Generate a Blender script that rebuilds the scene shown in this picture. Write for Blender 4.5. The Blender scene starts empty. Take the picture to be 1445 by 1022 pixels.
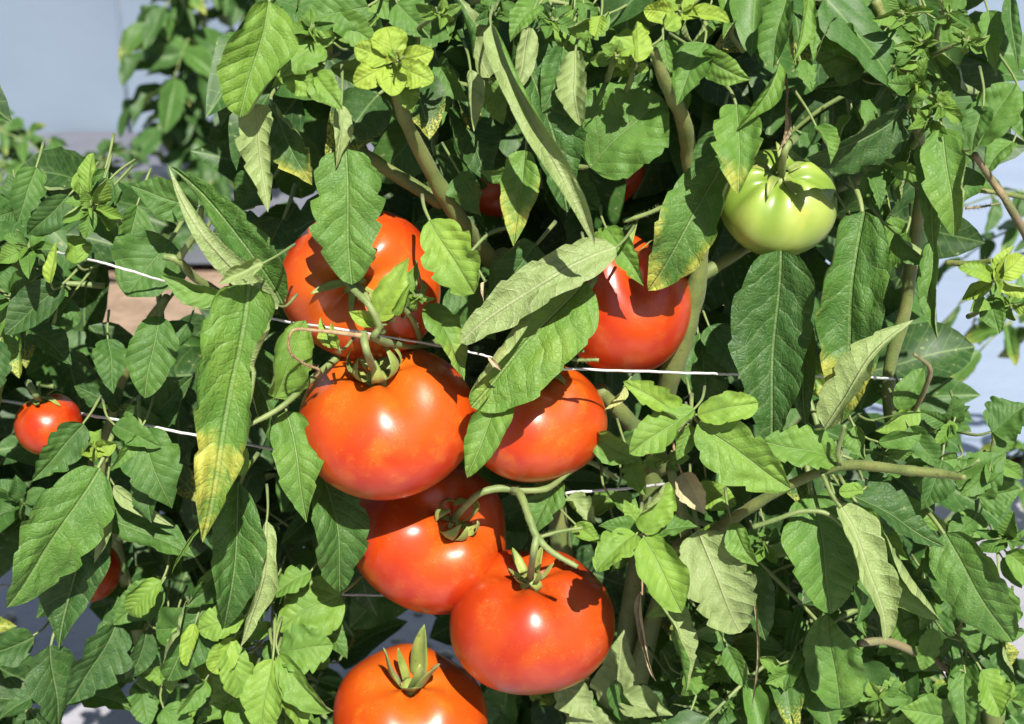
import bpy, math, random
import numpy as np
from mathutils import Vector, Matrix, noise

sc = bpy.context.scene
col = sc.collection
R = math.radians

# ------------------------------------------------------------------ camera
PITCH = R(22.0); LENS = 50.0; SENSOR = 36.0
CAM = Vector((0.0, -0.72, 0.841))
cam_data = bpy.data.cameras.new("camera"); cam = bpy.data.objects.new("camera", cam_data)
col.objects.link(cam); sc.camera = cam
cam.location = CAM
cam.rotation_euler = (math.pi/2 - PITCH, 0, 0)
cam_data.lens = LENS; cam_data.sensor_width = SENSOR
cam_data.clip_start = 0.02; cam_data.clip_end = 400
cam_data.dof.use_dof = True
cam_data.dof.focus_distance = 0.765
cam_data.dof.aperture_fstop = 13.0

# ------------------------------------------------------------------ sky, sun, exposure
SUN_EL, SUN_AZ = 49.0, 15.0        # azimuth: degrees to the right of straight behind the camera
world = bpy.data.worlds.new("World"); sc.world = world; world.use_nodes = True
wn = world.node_tree.nodes; wl = world.node_tree.links
bgn = wn["Background"]
sky = wn.new("ShaderNodeTexSky"); sky.sky_type = 'NISHITA'; sky.sun_disc = False
sky.sun_elevation = R(SUN_EL); sky.sun_rotation = R(180 - SUN_AZ)
wl.new(sky.outputs[0], bgn.inputs[0]); bgn.inputs[1].default_value = 0.05
sd = bpy.data.lights.new("sun", 'SUN'); sd.energy = 5.0; sd.angle = R(0.53); sd.color = (1.0, 0.95, 0.87)
sun = bpy.data.objects.new("sun", sd); col.objects.link(sun)
sdir = Vector((math.sin(R(SUN_AZ))*math.cos(R(SUN_EL)), -math.cos(R(SUN_AZ))*math.cos(R(SUN_EL)), math.sin(R(SUN_EL))))
sun.rotation_euler = (-sdir).to_track_quat('-Z', 'Y').to_euler()
sun.location = (1, -2, 4)
sc.view_settings.view_transform = 'Standard'; sc.view_settings.look = 'None'
sc.view_settings.gamma = 1; sc.view_settings.use_curve_mapping = False
sc.view_settings.exposure = 0.98
sc.cycles.max_bounces = 5; sc.cycles.diffuse_bounces = 2; sc.cycles.glossy_bounces = 2; sc.cycles.transmission_bounces = 4

# ------------------------------------------------------------------ pixel -> place helpers
# A photo pixel gives a direction; the distance comes from the vertical plane of the plant row (y = 0),
# moved towards the camera by d centimetres.
FPX = 1445 * LENS / SENSOR
cR = Vector((1, 0, 0)); cU = Vector((0, math.sin(PITCH), math.cos(PITCH))); cF = Vector((0, math.cos(PITCH), -math.sin(PITCH)))
def ray(px, py):
    return (cF + cR*((px-722.5)/FPX) - cU*((py-511)/FPX))
def P(px, py, d=0.0):
    r = ray(px, py)
    t = (-d/100.0 - CAM.y) / r.y
    return CAM + r*t
def PY(px, py, y): return P(px, py, -100*y)
def mpp(p):                       # metres per photo pixel at p
    return (p - CAM).dot(cF) / FPX
def clamp(x, a=0., b=1.): return max(a, min(b, x))
def smooth(a, b, x):
    t = clamp((x-a)/(b-a)); return t*t*(3-2*t)

# ------------------------------------------------------------------ materials
def newmat(name):
    m = bpy.data.materials.new(name); m.use_nodes = True
    nt = m.node_tree; nt.nodes.clear()
    return m, nt
class N:
    def __init__(s, nt): s.nt = nt
    def n(s, t, **kw):
        nd = s.nt.nodes.new(t)
        for k, v in kw.items(): setattr(nd, k, v)
        return nd
    def link(s, a, b): s.nt.links.new(a, b)
    def put(s, sock, v):
        if hasattr(v, 'node'): s.link(v, sock)
        elif v is not None: sock.default_value = v
    def math(s, op, a, b=None, c=None):
        nd = s.n('ShaderNodeMath', operation=op)
        for i, v in enumerate((a, b, c)):
            if v is not None: s.put(nd.inputs[i], v)
        return nd.outputs[0]
    def mix(s, f, a, b, blend='MIX'):
        nd = s.n('ShaderNodeMix', data_type='RGBA', blend_type=blend)
        s.put(nd.inputs[0], f); s.put(nd.inputs[6], a); s.put(nd.inputs[7], b)
        return nd.outputs[2]
    def ss(s, v, a, b, lo=0., hi=1.):
        nd = s.n('ShaderNodeMapRange', interpolation_type='SMOOTHSTEP')
        s.put(nd.inputs[0], v); nd.inputs[1].default_value = a; nd.inputs[2].default_value = b
        nd.inputs[3].default_value = lo; nd.inputs[4].default_value = hi
        return nd.outputs[0]
    def noise(s, vec, scale, detail=3, rough=.5, dist=0.):
        nd = s.n('ShaderNodeTexNoise'); nd.inputs['Scale'].default_value = scale
        nd.inputs['Detail'].default_value = detail; nd.inputs['Roughness'].default_value = rough
        nd.inputs['Distortion'].default_value = dist
        if vec is not None: s.link(vec, nd.inputs['Vector'])
        return nd
    def attr(s, name):
        return s.n('ShaderNodeAttribute', attribute_name=name, attribute_type='GEOMETRY').outputs['Fac']
def rgb(r, g, b): return (r, g, b, 1)

def leaf_material(name, fine):
    m, nt = newmat(name); g = N(nt)
    uv = g.n('ShaderNodeUVMap', uv_map='UVMap').outputs[0]
    sep = g.n('ShaderNodeSeparateXYZ'); g.link(uv, sep.inputs[0])
    x = sep.outputs[0]; y = g.math('ABSOLUTE', g.math('SUBTRACT', sep.outputs[1], .5))
    obj = g.n('ShaderNodeTexCoord').outputs['Object']
    oi = g.n('ShaderNodeObjectInfo').outputs['Random']
    seedv = g.n('ShaderNodeVectorMath', operation='ADD'); g.link(obj, seedv.inputs[0])
    cx = g.n('ShaderNodeCombineXYZ'); g.link(g.math('MULTIPLY', oi, 37.), cx.inputs[0]); g.link(cx.outputs[0], seedv.inputs[1])
    sv = seedv.outputs[0]
    n1 = g.noise(sv, 45., 2 if fine else 1).outputs['Fac']; n2 = g.noise(sv, 240., 3 if fine else 1, .65).outputs['Fac']
    # side veins
    side = g.ss(sep.outputs[1], .4999, .5001)            # alternate left and right veins
    ph = g.math('ADD', g.math('SUBTRACT', x, g.math('MULTIPLY', y, .8)), g.math('MULTIPLY', g.math('SUBTRACT', n1, .5), .16))
    ph = g.math('ADD', g.math('MULTIPLY', ph, 7.5), g.math('MULTIPLY', side, .4))
    d = g.math('MULTIPLY', g.math('ABSOLUTE', g.math('SUBTRACT', g.math('FRACT', ph), .5)), 2.)
    vein = g.ss(d, .16, .02)
    mid = g.ss(y, .014, .004)
    # fine net of veinlets
    if fine:
        vm = g.n('ShaderNodeTexVoronoi', feature='DISTANCE_TO_EDGE'); vm.inputs['Scale'].default_value = 30.
        g.link(uv, vm.inputs['Vector'])
        net = g.ss(vm.outputs[0], .14, .0)
    else: net = 0.
    veins = g.math('MAXIMUM', g.math('MAXIMUM', mid, g.math('MULTIPLY', vein, .5)), g.math('MULTIPLY', net, .10))
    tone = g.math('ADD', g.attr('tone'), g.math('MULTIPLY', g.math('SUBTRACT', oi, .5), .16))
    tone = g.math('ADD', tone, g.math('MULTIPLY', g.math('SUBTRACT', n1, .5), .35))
    yel = g.attr('yellow'); dry = g.attr('dry')
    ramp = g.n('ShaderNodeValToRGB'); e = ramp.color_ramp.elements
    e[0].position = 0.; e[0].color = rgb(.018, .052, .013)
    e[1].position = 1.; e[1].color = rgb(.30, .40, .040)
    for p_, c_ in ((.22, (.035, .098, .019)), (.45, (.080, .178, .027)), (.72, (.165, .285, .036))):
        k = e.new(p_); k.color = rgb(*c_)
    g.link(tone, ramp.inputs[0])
    top = g.mix(g.math('MULTIPLY', g.math('SUBTRACT', n2, .42), .8), ramp.outputs[0], rgb(.12, .20, .050))
    top = g.mix(g.math('MULTIPLY', veins, .42), top, rgb(.20, .29, .105))
    yn = g.math('ADD', g.math('MULTIPLY', g.math('SUBTRACT', n1, .5), 2.2), g.math('MULTIPLY', g.math('SUBTRACT', n2, .5), .9))
    yf = g.ss(g.math('SUBTRACT', g.math('ADD', yel, yn), g.math('MULTIPLY', vein, .22)), .2, .95)
    yf = g.math('MULTIPLY', yf, g.math('MINIMUM', g.math('MULTIPLY', yel, 2.), 1.))
    top = g.mix(g.math('MULTIPLY', yf, .85), top, rgb(.40, .39, .070))
    bf = g.ss(g.math('ADD', yel, g.math('MULTIPLY', g.math('SUBTRACT', n2, .5), 1.6)), .98, 1.25)
    top = g.mix(g.math('MULTIPLY', bf, .8), top, rgb(.23, .16, .095))
    speck = g.ss(n2, .70, .76)
    top = g.mix(g.math('MULTIPLY', speck, .45), top, rgb(.33, .33, .19))
    under = g.mix(.80, ramp.outputs[0], rgb(.235, .300, .115))
    under = g.mix(g.math('MULTIPLY', veins, .5), under, rgb(.36, .40, .21))
    under = g.mix(g.math('MULTIPLY', yf, .7), under, rgb(.42, .38, .13))
    geo = g.n('ShaderNodeNewGeometry')
    colr = g.mix(geo.outputs['Backfacing'], top, under)
    dcol = g.mix(n2, rgb(.48, .42, .27), rgb(.33, .25, .14))
    colr = g.mix(dry, colr, dcol)
    # relief: tissue bulges between sunken veins
    bul = g.math('POWER', g.math('MAXIMUM', d, .001), .5)
    hgt = g.math('MULTIPLY', g.math('MULTIPLY', bul, g.ss(y, .0, .05)), g.ss(n1, .2, .75, .25, .8))
    hgt = g.math('SUBTRACT', hgt, g.math('MULTIPLY', net, .10))
    hgt = g.math('SUBTRACT', hgt, g.math('MULTIPLY', mid, .55))
    hgt = g.math('ADD', hgt, g.math('MULTIPLY', n2, .55))
    hgt = g.math('ADD', hgt, g.math('MULTIPLY', n1, 1.6))
    bmp = g.n('ShaderNodeBump'); bmp.inputs['Strength'].default_value = .75; bmp.inputs['Distance'].default_value = .0024
    hgt = g.math('MULTIPLY', hgt, g.attr('relief'))
    g.link(hgt, bmp.inputs['Height'])
    pb = g.n('ShaderNodeBsdfPrincipled'); g.link(colr, pb.inputs['Base Color'])
    g.link(g.math('ADD', g.math('MULTIPLY', n2, .25), .40), pb.inputs['Roughness']); pb.inputs['Specular IOR Level'].default_value = .32
    pb.inputs['Sheen Weight'].default_value = .0; pb.inputs['Sheen Roughness'].default_value = .4
    if fine: g.link(bmp.outputs[0], pb.inputs['Normal'])
    tr = g.n('ShaderNodeBsdfTranslucent'); g.link(g.mix(.5, colr, rgb(.17, .30, .03), 'MIX'), tr.inputs[0])
    ms = g.n('ShaderNodeMixShader'); g.put(ms.inputs[0], g.math('MULTIPLY', g.math('SUBTRACT', 1., dry), .19))
    g.link(pb.outputs[0], ms.inputs[1]); g.link(tr.outputs[0], ms.inputs[2])
    out = g.n('ShaderNodeOutputMaterial'); g.link(ms.outputs[0], out.inputs[0])
    return m

def stem_material(name, c1, c2, bump=.0006):
    m, nt = newmat(name); g = N(nt)
    obj = g.n('ShaderNodeTexCoord').outputs['Object']
    n1 = g.noise(obj, 60., 4).outputs['Fac']; n2 = g.noise(obj, 900., 3, .7).outputs['Fac']; n3 = g.noise(obj, 300., 2).outputs['Fac']
    c = g.mix(g.ss(n1, .35, .65), rgb(*c1), rgb(*c2))
    c = g.mix(g.math('MULTIPLY', g.ss(n2, .5, .7), .22), c, rgb(.27, .31, .14))
    c = g.mix(g.math('MULTIPLY', g.ss(n3, .64, .72), .5), c, rgb(.10, .075, .03))
    b = g.n('ShaderNodeBump'); b.inputs['Strength'].default_value = .7; b.inputs['Distance'].default_value = bump
    g.link(n2, b.inputs['Height'])
    pb = g.n('ShaderNodeBsdfPrincipled'); g.link(c, pb.inputs['Base Color']); pb.inputs['Roughness'].default_value = .55
    pb.inputs['Sheen Weight'].default_value = .06; pb.inputs['Subsurface Weight'].default_value = 0.
    g.link(b.outputs[0], pb.inputs['Normal'])
    out = g.n('ShaderNodeOutputMaterial'); g.link(pb.outputs[0], out.inputs[0])
    return m

def tomato_material(name, red, orange, shoulder, shoulder_amt, green=False):
    m, nt = newmat(name); g = N(nt)
    gen = g.n('ShaderNodeTexCoord').outputs['Object']
    ax = g.attr('polar')       # 0 at stem, 1 at blossom end
    rib = g.attr('rib')        # -1 groove .. 1 ridge
    n1 = g.noise(gen, 22., 3, .55, .4).outputs['Fac']; n2 = g.noise(gen, 70., 4, .6).outputs['Fac']; n3 = g.noise(gen, 480., 3, .6).outputs['Fac']
    c = g.mix(g.ss(g.math('ADD', n1, g.math('MULTIPLY', rib, -.05)), .35, .68), rgb(*red), rgb(*orange))
    c = g.mix(g.math('MULTIPLY', g.ss(n2, .50, .72), .38), c, rgb(*shoulder))
    n4 = g.noise(gen, 160., 5, .7).outputs['Fac']
    c = g.mix(g.math('MULTIPLY', g.ss(n4, .56, .75), .30), c, rgb(red[0]*.62, red[1]*.6, red[2]))
    sh = g.math('MULTIPLY', g.ss(g.math('ADD', ax, g.math('MULTIPLY', g.math('SUBTRACT', n1, .5), .35)), .42, .06), shoulder_amt)
    c = g.mix(sh, c, rgb(*shoulder))
    if green:
        c = g.mix(g.math('MULTIPLY', g.ss(g.math('ADD', rib, g.math('MULTIPLY', g.math('SUBTRACT', n1, .5), 1.0)), .35, -.55), .8), c, rgb(.125, .215, .022))
        c = g.mix(g.math('MULTIPLY', g.ss(n1, .60, .72), .35), c, rgb(.50, .33, .07))
    v = g.n('ShaderNodeTexVoronoi'); v.inputs['Scale'].default_value = 620.; g.link(gen, v.inputs['Vector'])
    sp = g.math('MULTIPLY', g.ss(v.outputs['Distance'], .30, .12), g.ss(n2, .42, .62))
    c = g.mix(g.math('MULTIPLY', sp, .12), c, rgb(.75, .38, .13) if not green else rgb(.7, .7, .4))
    sc_ = g.math('MULTIPLY', g.ss(n3, .66, .72), g.ss(n2, .50, .62))
    c = g.mix(g.math('MULTIPLY', sc_, .22), c, rgb(.55, .36, .20))
    b = g.n('ShaderNodeBump'); b.inputs['Strength'].default_value = .18; b.inputs['Distance'].default_value = .0009
    g.link(g.math('ADD', g.math('MULTIPLY', n2, .8), g.math('ADD', g.math('MULTIPLY', sp, -.15), g.math('MULTIPLY', n3, .10))), b.inputs['Height'])
    pb = g.n('ShaderNodeBsdfPrincipled'); g.link(c, pb.inputs['Base Color'])
    g.link(g.math('ADD', g.math('MULTIPLY', n2, .12), .25), pb.inputs['Roughness'])
    pb.inputs['Specular IOR Level'].default_value = .36
    pb.inputs['Subsurface Weight'].default_value = .0
    pb.inputs['Subsurface Radius'].default_value = (1., .25, .08) if not green else (.6, .8, .2)
    pb.inputs['Subsurface Scale'].default_value = .006
    pb.inputs['Coat Weight'].default_value = .4; pb.inputs['Coat Roughness'].default_value = .34
    g.link(b.outputs[0], pb.inputs['Normal'])
    out = g.n('ShaderNodeOutputMaterial'); g.link(pb.outputs[0], out.inputs[0])
    return m

def simple(name, c1, c2, scale=40., rough=.6, bump=.0, bscale=None, spec=.5, detail=4):
    m, nt = newmat(name); g = N(nt)
    obj = g.n('ShaderNodeTexCoord').outputs['Object']
    n1 = g.noise(obj, scale, detail, .6).outputs['Fac']
    c = g.mix(g.ss(n1, .3, .7), rgb(*c1), rgb(*c2))
    pb = g.n('ShaderNodeBsdfPrincipled'); g.link(c, pb.inputs['Base Color']); pb.inputs['Roughness'].default_value = rough
    pb.inputs['Specular IOR Level'].default_value = spec
    if bump:
        b = g.n('ShaderNodeBump'); b.inputs['Distance'].default_value = bump; b.inputs['Strength'].default_value = .8
        g.link(g.noise(obj, bscale or scale, 5, .6).outputs['Fac'], b.inputs['Height']); g.link(b.outputs[0], pb.inputs['Normal'])
    out = g.n('ShaderNodeOutputMaterial'); g.link(pb.outputs[0], out.inputs[0])
    return m

M_LEAF = leaf_material("leaf_tissue", True); M_LEAF_FAR = leaf_material("leaf_tissue_plain", False)
M_STEM = stem_material("green_stem", (.095, .135, .030), (.155, .180, .045))
M_STEMB = stem_material("woody_stem", (.20, .15, .075), (.13, .14, .055))
M_PET = stem_material("petiole", (.11, .165, .042), (.165, .215, .065), .0003)
M_SEPAL = stem_material("sepal_green", (.13, .19, .030), (.25, .28, .060), .0003)
M_DRY = simple("dry_plant", (.36, .25, .13), (.20, .12, .06), 200., .8, .0004)
M_RED = tomato_material("ripe_skin", (.34, .013, .002), (.43, .044, .002), (.48, .11, .006), .35)
M_RED2 = tomato_material("ripe_skin_orange", (.37, .018, .002), (.46, .060, .003), (.50, .135, .008), .5)
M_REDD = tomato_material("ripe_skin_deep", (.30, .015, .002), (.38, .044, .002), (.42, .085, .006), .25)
M_GRN = tomato_material("unripe_skin", (.235, .325, .052), (.30, .37, .080), (.16, .26, .030), .55, True)
M_TWINE = simple("white_twine", (.62, .62, .60), (.48, .48, .46), 900., .55, .0004, 1500.)

# ------------------------------------------------------------------ object helpers
def mesh_obj(name, verts, faces, mat, parent=None, smooth_=True, uvs=None, attrs=None, mats=None, mat_idx=None):
    me = bpy.data.meshes.new(name)
    me.from_pydata([tuple(v) for v in verts], [], faces)
    if uvs is not None:
        ul = me.uv_layers.new(name='UVMap')
        vi = np.empty(len(me.loops), dtype=np.int32); me.loops.foreach_get('vertex_index', vi)
        ul.data.foreach_set('uv', np.asarray(uvs, dtype=np.float32)[vi].ravel())
    for k, a in (attrs or {}).items():
        at = me.attributes.new(k, 'FLOAT', 'POINT'); at.data.foreach_set('value', np.asarray(a, dtype=np.float32))
    for mm in (mats or [mat]): me.materials.append(mm)
    if mat_idx is not None: me.polygons.foreach_set('material_index', np.asarray(mat_idx, dtype=np.int32))
    if smooth_: me.polygons.foreach_set('use_smooth', np.ones(len(me.polygons), dtype=bool))
    me.update()
    o = bpy.data.objects.new(name, me); col.objects.link(o)
    if parent is not None: o.parent = parent
    return o
def empty(name, loc, label=None, cat=None, group=None):
    o = bpy.data.objects.new(name, None); col.objects.link(o); o.location = loc; o.empty_display_size = .02
    if label: tag(o, label, cat, group)
    return o
def tag(o, label, cat, group=None):
    o['label'] = label; o['category'] = cat
    if group: o['group'] = group
    return o

def catmull(pts, rad, sub=6):
    pts = [Vector(p) for p in pts]; n = len(pts)
    if n < 3: 
        return [pts[0].lerp(pts[-1], i/sub) for i in range(sub+1)], [rad[0]+(rad[-1]-rad[0])*i/sub for i in range(sub+1)]
    out, ro = [], []
    for i in range(n-1):
        p0 = pts[i-1] if i else pts[0]*2-pts[1]; p1 = pts[i]; p2 = pts[i+1]; p3 = pts[i+2] if i+2 < n else pts[-1]*2-pts[-2]
        for k in range(sub):
            t = k/sub
            out.append(.5*((2*p1)+(p2-p0)*t+(2*p0-5*p1+4*p2-p3)*t*t+(3*p1-p0-3*p2+p3)*t**3)); ro.append(rad[i]+(rad[i+1]-rad[i])*t)
    out.append(pts[-1]); ro.append(rad[-1])
    return out, ro
def tube_geo(pts, rad, sides=7, jitter=0., rng=None, sub=6):
    c, r = catmull(pts, rad, sub)
    V, F = [], []
    up = None
    for i, p in enumerate(c):
        t = (c[min(i+1, len(c)-1)] - c[max(i-1, 0)]).normalized()
        if up is None:
            up = t.orthogonal().normalized()
        up = (up - t*up.dot(t)).normalized(); s = t.cross(up)
        for k in range(sides):
            a = 2*math.pi*k/sides
            rr = r[i]*(1 + (rng.uniform(-jitter, jitter) if rng and jitter else 0))
            V.append(p + (up*math.cos(a)+s*math.sin(a))*rr)
        if i:
            b0 = (i-1)*sides; b1 = i*sides
            for k in range(sides): F.append((b0+k, b0+(k+1) % sides, b1+(k+1) % sides, b1+k))
    F.append(tuple(range(sides-1, -1, -1))); e = (len(c)-1)*sides; F.append(tuple(range(e, e+sides)))
    return V, F
def tube(name, pts, rad, mat, parent=None, sides=8, jitter=0.04, seed=1, sub=6):
    org = parent.matrix_world.translation if False else (parent_loc(parent) if parent else Vector((0, 0, 0)))
    V, F = tube_geo(pts, rad, sides, jitter, random.Random(seed), sub)
    return mesh_obj(name, [v-org for v in V], F, mat, parent)
def parent_loc(o):
    l = Vector(o.location)
    p = o.parent
    while p is not None:
        l = l + Vector(p.location); p = p.parent
    return l
def tube_px(name, spec, mat, parent, seed=1, sides=9, jitter=.05):
    pts = [P(x, y, d) for x, y, d, w in spec]
    rad = [w*.5*mpp(p) for p, (x, y, d, w) in zip(pts, spec)]
    return tube(name, pts, rad, mat, parent, sides, jitter, seed)

# ------------------------------------------------------------------ leaf geometry
def prof(u, a=.55, b=.95):
    if u <= 0 or u >= 1: return 0.
    um = a/(a+b); mx = um**a*(1-um)**b
    return (u**a*(1-u)**b)/mx
def leaf_geo(L, W, rng, fold=.2, curl=(.2, .2), sag=.05, side=0., twist=0., lobe=0., nl=4, ruffle=.05, a=.55, b=.95,
             nu=26, nv=7, tone=.4, yellow=0., ystart=.4, dry=0., petiole=.02, pet_dir=None, pr=.0011, curlstart=.0, relief=None):
    """x along the leaf, y across, z out of its upper side."""
    V, UV, T, Y, D, F, MI = [], [], [], [], [], [], []
    ph = [rng.uniform(0, 6.28) for _ in range(8)]
    asym = rng.uniform(-.07, .07)
    cols = 2*nv+1
    for i in range(nu+1):
        u = i/nu
        uu = u
        cz = sag*L*4*u*(1-u); cy = side*L*4*u*(1-u)
        cx = L*u
        tw = twist*(u-.35)
        # slow irregular bend of the midrib
        cz += L*.012*math.sin(u*9+ph[0]); cy += L*.008*math.sin(u*7+ph[1])
        for j in range(cols):
            s = (j-nv)/nv; t = abs(s); sg = 1 if s > 0 else -1
            h = W*.5*prof(uu, a, b)*(1+sg*asym)
            h *= 1+.05*math.sin(u*11+ph[2]+sg*1.3)+.02*math.sin(u*25+ph[3]+sg)
            if lobe > 0:
                f = (u*nl+ph[4+(sg > 0)]*.16) % 1.
                h *= 1 - lobe*(f**2.2)*smooth(.02, .2, u)*(1-smooth(.80, .98, u)) * (1 if t > 0 else 0)
            c = curl[1] if s > 0 else curl[0]
            c = c*(.75+.35*math.sin(u*5+ph[6]+sg))*smooth(curlstart-.15, curlstart+.25, u)
            # integrate the cross-section
            n_st = abs(j-nv); yy = zz = 0.
            for q in range(n_st):
                tq = (q+.5)/nv
                ang = fold + c*tq**1.4
                yy += math.cos(ang)/nv; zz += math.sin(ang)/nv
            yy *= h*sg; zz *= h
            zz += ruffle*h*t*t*math.sin(u*14+ph[7]+sg*2.1) + .24*h*noise.noise(Vector((u*4.5+ph[0]*9, s*2.2, ph[1])))*math.sin(math.pi*min(1., t*.8)) + .09*h*noise.noise(Vector((u*12+ph[2]*9, s*5, ph[1])))*t
            y2 = yy*math.cos(tw)-zz*math.sin(tw); z2 = yy*math.sin(tw)+zz*math.cos(tw)
            V.append((cx, cy+y2, cz+z2)); UV.append((u, .5+s*h/L)); T.append(tone)
            Y.append(yellow*clamp(smooth(ystart-.15, 1.05, u)*1.2+.55*t*t*smooth(.1, .7, u)) if yellow else 0.); D.append(dry)
    for i in range(nu):
        for j in range(cols-1):
            p = i*cols+j; F.append((p, p+cols, p+cols+1, p+1)); MI.append(0)
    if petiole > 0:
        pd = Vector(pet_dir or (-1, 0, -.4)).normalized()
        p0 = Vector((L*.04, 0, V[nv][2]-.0004)); p1 = p0 + Vector((-.32, 0, 0))*petiole + pd*petiole*.30; p2 = p0 + Vector((-.50, 0, 0))*petiole + pd*petiole*1.0
        tv, tf = tube_geo([p0, p1, p2], [pr*.8, pr, pr*1.3], 5, 0, None, 3)
        o = len(V)
        for v in tv: V.append(tuple(v)); UV.append((0, .5)); T.append(tone); Y.append(0); D.append(dry)
        for f in tf: F.append(tuple(k+o for k in f)); MI.append(1)
    return V, F, UV, {'tone': T, 'yellow': Y, 'dry': D, 'relief': [clamp((relief or L)/.09, .25, 1.)]*len(V)}, MI
def leaf_mesh_object(name, geo, parent, M=None, mats=None):
    V, F, UV, A, MI = geo
    o = mesh_obj(name, V, F, None, parent, True, UV, A, mats or [M_LEAF, M_PET if max(A['dry']) < .5 else M_DRY], MI)
    if M is not None:
        M = Matrix.Translation(-parent_loc(parent)) @ M
        o.matrix_basis = M
    return o
def frame(p, xax, zax):
    x = xax.normalized(); z = (zax - x*zax.dot(x)).normalized(); y = z.cross(x)
    return Matrix(((x.x, y.x, z.x, p.x), (x.y, y.y, z.y, p.y), (x.z, y.z, z.z, p.z), (0, 0, 0, 1)))

# ------------------------------------------------------------------ plants (roots of the hierarchy)
plants = {
 'A': empty('tomato_plant', (.06, .10, 0), 'leafy tomato plant bearing the cluster of large red tomatoes', 'tomato plant', 'tomato plants in the front row'),
 'R': empty('tomato_plant', (.36, .12, 0), 'dense tomato plant bearing no red fruit, beside the single green tomato', 'tomato plant', 'tomato plants in the front row'),
 'L': empty('tomato_plant', (-.27, .18, 0), 'tomato plant carrying the two small red tomatoes among its leaves', 'tomato plant', 'tomato plants in the front row'),
}
cnt = [0]
def W_(w): return w > 36
def H(bx, by, tx, ty, w, d, dt=1.0, roll=None, fold=None, curl=None, sag=None, side=0., tone=.42, y=0., ys=.4, under=False,
      lobe=0., nl=4, ruffle=None, a=.55, b=1.05, twist=None, dry=0., pet=.022, plant=None, name='leaf', parent=None, cs=0., nu=32, nv=7):
    """A leaf whose base and tip lie at two photo pixels, d cm in front of the row plane at the base and d+dt at the tip."""
    cnt[0] += 1
    rng = random.Random(cnt[0]*7919+13)
    if plant is None: plant = 'L' if bx < 240 else ('A' if bx < 1020 else 'R')
    dt = dt*(.3+.9*(ty-by)/max(1., math.hypot(tx-bx, ty-by)))
    p0 = P(bx, by, d); p1 = P(tx, ty, d+dt)
    ax = p1-p0; L = ax.length; W = w*mpp(p0.lerp(p1, .4))
    tocam = (CAM-p0.lerp(p1, .5)).normalized()
    x = ax.normalized(); n = (tocam-x*tocam.dot(x)).normalized()
    roll = rng.uniform(-38, 38) if roll is None else roll*1.3
    n = Matrix.Rotation(R(roll), 3, x) @ n
    fold = rng.uniform(.12, .60) if fold is None else fold*1.25+.06
    if curl is None:
        curl = [rng.uniform(-.8, .9), rng.uniform(-.8, .9)]
        if rng.random() < .4: curl[rng.randrange(2)] = rng.uniform(1.3, 2.4)
        curl = tuple(curl)
    if lobe == 0. and W_(w): lobe = rng.choice((.05, .10, .16, .24)); nl = rng.choice((3, 4, 4, 5))
    sag = rng.uniform(.0, .17) if sag is None else sag
    twist = rng.uniform(-.9, .9) if twist is None else twist
    ruffle = rng.uniform(.04, .14)*(1 if nu > 20 else .4) if ruffle is None else ruffle
    W *= 1.08
    if under:
        n = -n; fold = -fold; curl = (-curl[1], -curl[0]); sag = -sag; side = -side; twist = -twist
    M = frame(p0, x, n)
    back = M.to_3x3().inverted() @ Vector((rng.uniform(-.3, .3), .9, rng.uniform(-.1, .4)))
    geo = leaf_geo(L, W, rng, fold, curl, sag, side, twist, lobe, nl, ruffle, a, b, nu, nv, tone, y*.74, ys, dry, pet, back, max(.0007, min(.0016, W*.03)), cs)
    return leaf_mesh_object(name, geo, parent or plants[plant], M)

exec_order = None
#@@GROUND
# ------------------------------------------------------------------ ground, films, tunnel wall
def sheet(name, x0, x1, y0, y1, z, nx, ny, mat, amp=0., sc_=6., kind='structure'):
    V, F = [], []
    for j in range(ny+1):
        for i in range(nx+1):
            xx = x0+(x1-x0)*i/nx; yy = y0+(y1-y0)*j/ny
            zz = z + (amp*abs(noise.noise(Vector((xx*sc_, yy*sc_*.6, z*50)))) + amp*.4*noise.noise(Vector((xx*sc_*3.1, yy*sc_*3, 7)))+amp*.4 if amp else 0)
            V.append((xx, yy, max(zz, z)))
    for j in range(ny):
        for i in range(nx):
            a_ = j*(nx+1)+i; F.append((a_, a_+1, a_+nx+2, a_+nx+1))
    o = mesh_obj(name, V, F, mat); o['kind'] = kind
    return o
M_SOIL = simple("dry_soil", (.34, .24, .165), (.24, .165, .11), 14., .9, .02, 60.)
M_FILM = simple("grey_mulch_film", (.25, .245, .28), (.33, .325, .36), 5., .42, .006, 18.)
M_WFILM = simple("pale_mulch_film", (.23, .285, .37), (.20, .25, .335), 3., .45, .006, 12.)
M_WALL = simple("tunnel_plastic", (.155, .20, .265), (.185, .235, .30), 1.2, .38, .004, 5., detail=2)
M_STONE = simple("pale_stone", (.62, .57, .49), (.45, .40, .33), 90., .85, .001, 300.)
sheet('ground', -60, 60, -20, 100, 0, 4, 4, M_SOIL)
sheet('bed_film', -6, 6, -.75, .95, .006, 160, 40, M_FILM, .018, 9.)
M_FILM2 = simple("dull_mulch_film", (.10, .105, .13), (.14, .145, .17), 5., .5, .006, 18.)
sheet('bed_film', -6, .35, 1.80, 2.88, .006, 90, 30, M_FILM2, .018, 9.)
sheet('path_film', .40, 6, .99, 2.80, .006, 80, 40, M_WFILM, .012, 6.)
wall = empty('tunnel_wall', (0, 2.9, 0), 'pale blue plastic sheet wall of the growing tunnel behind the plants', 'wall')
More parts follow.
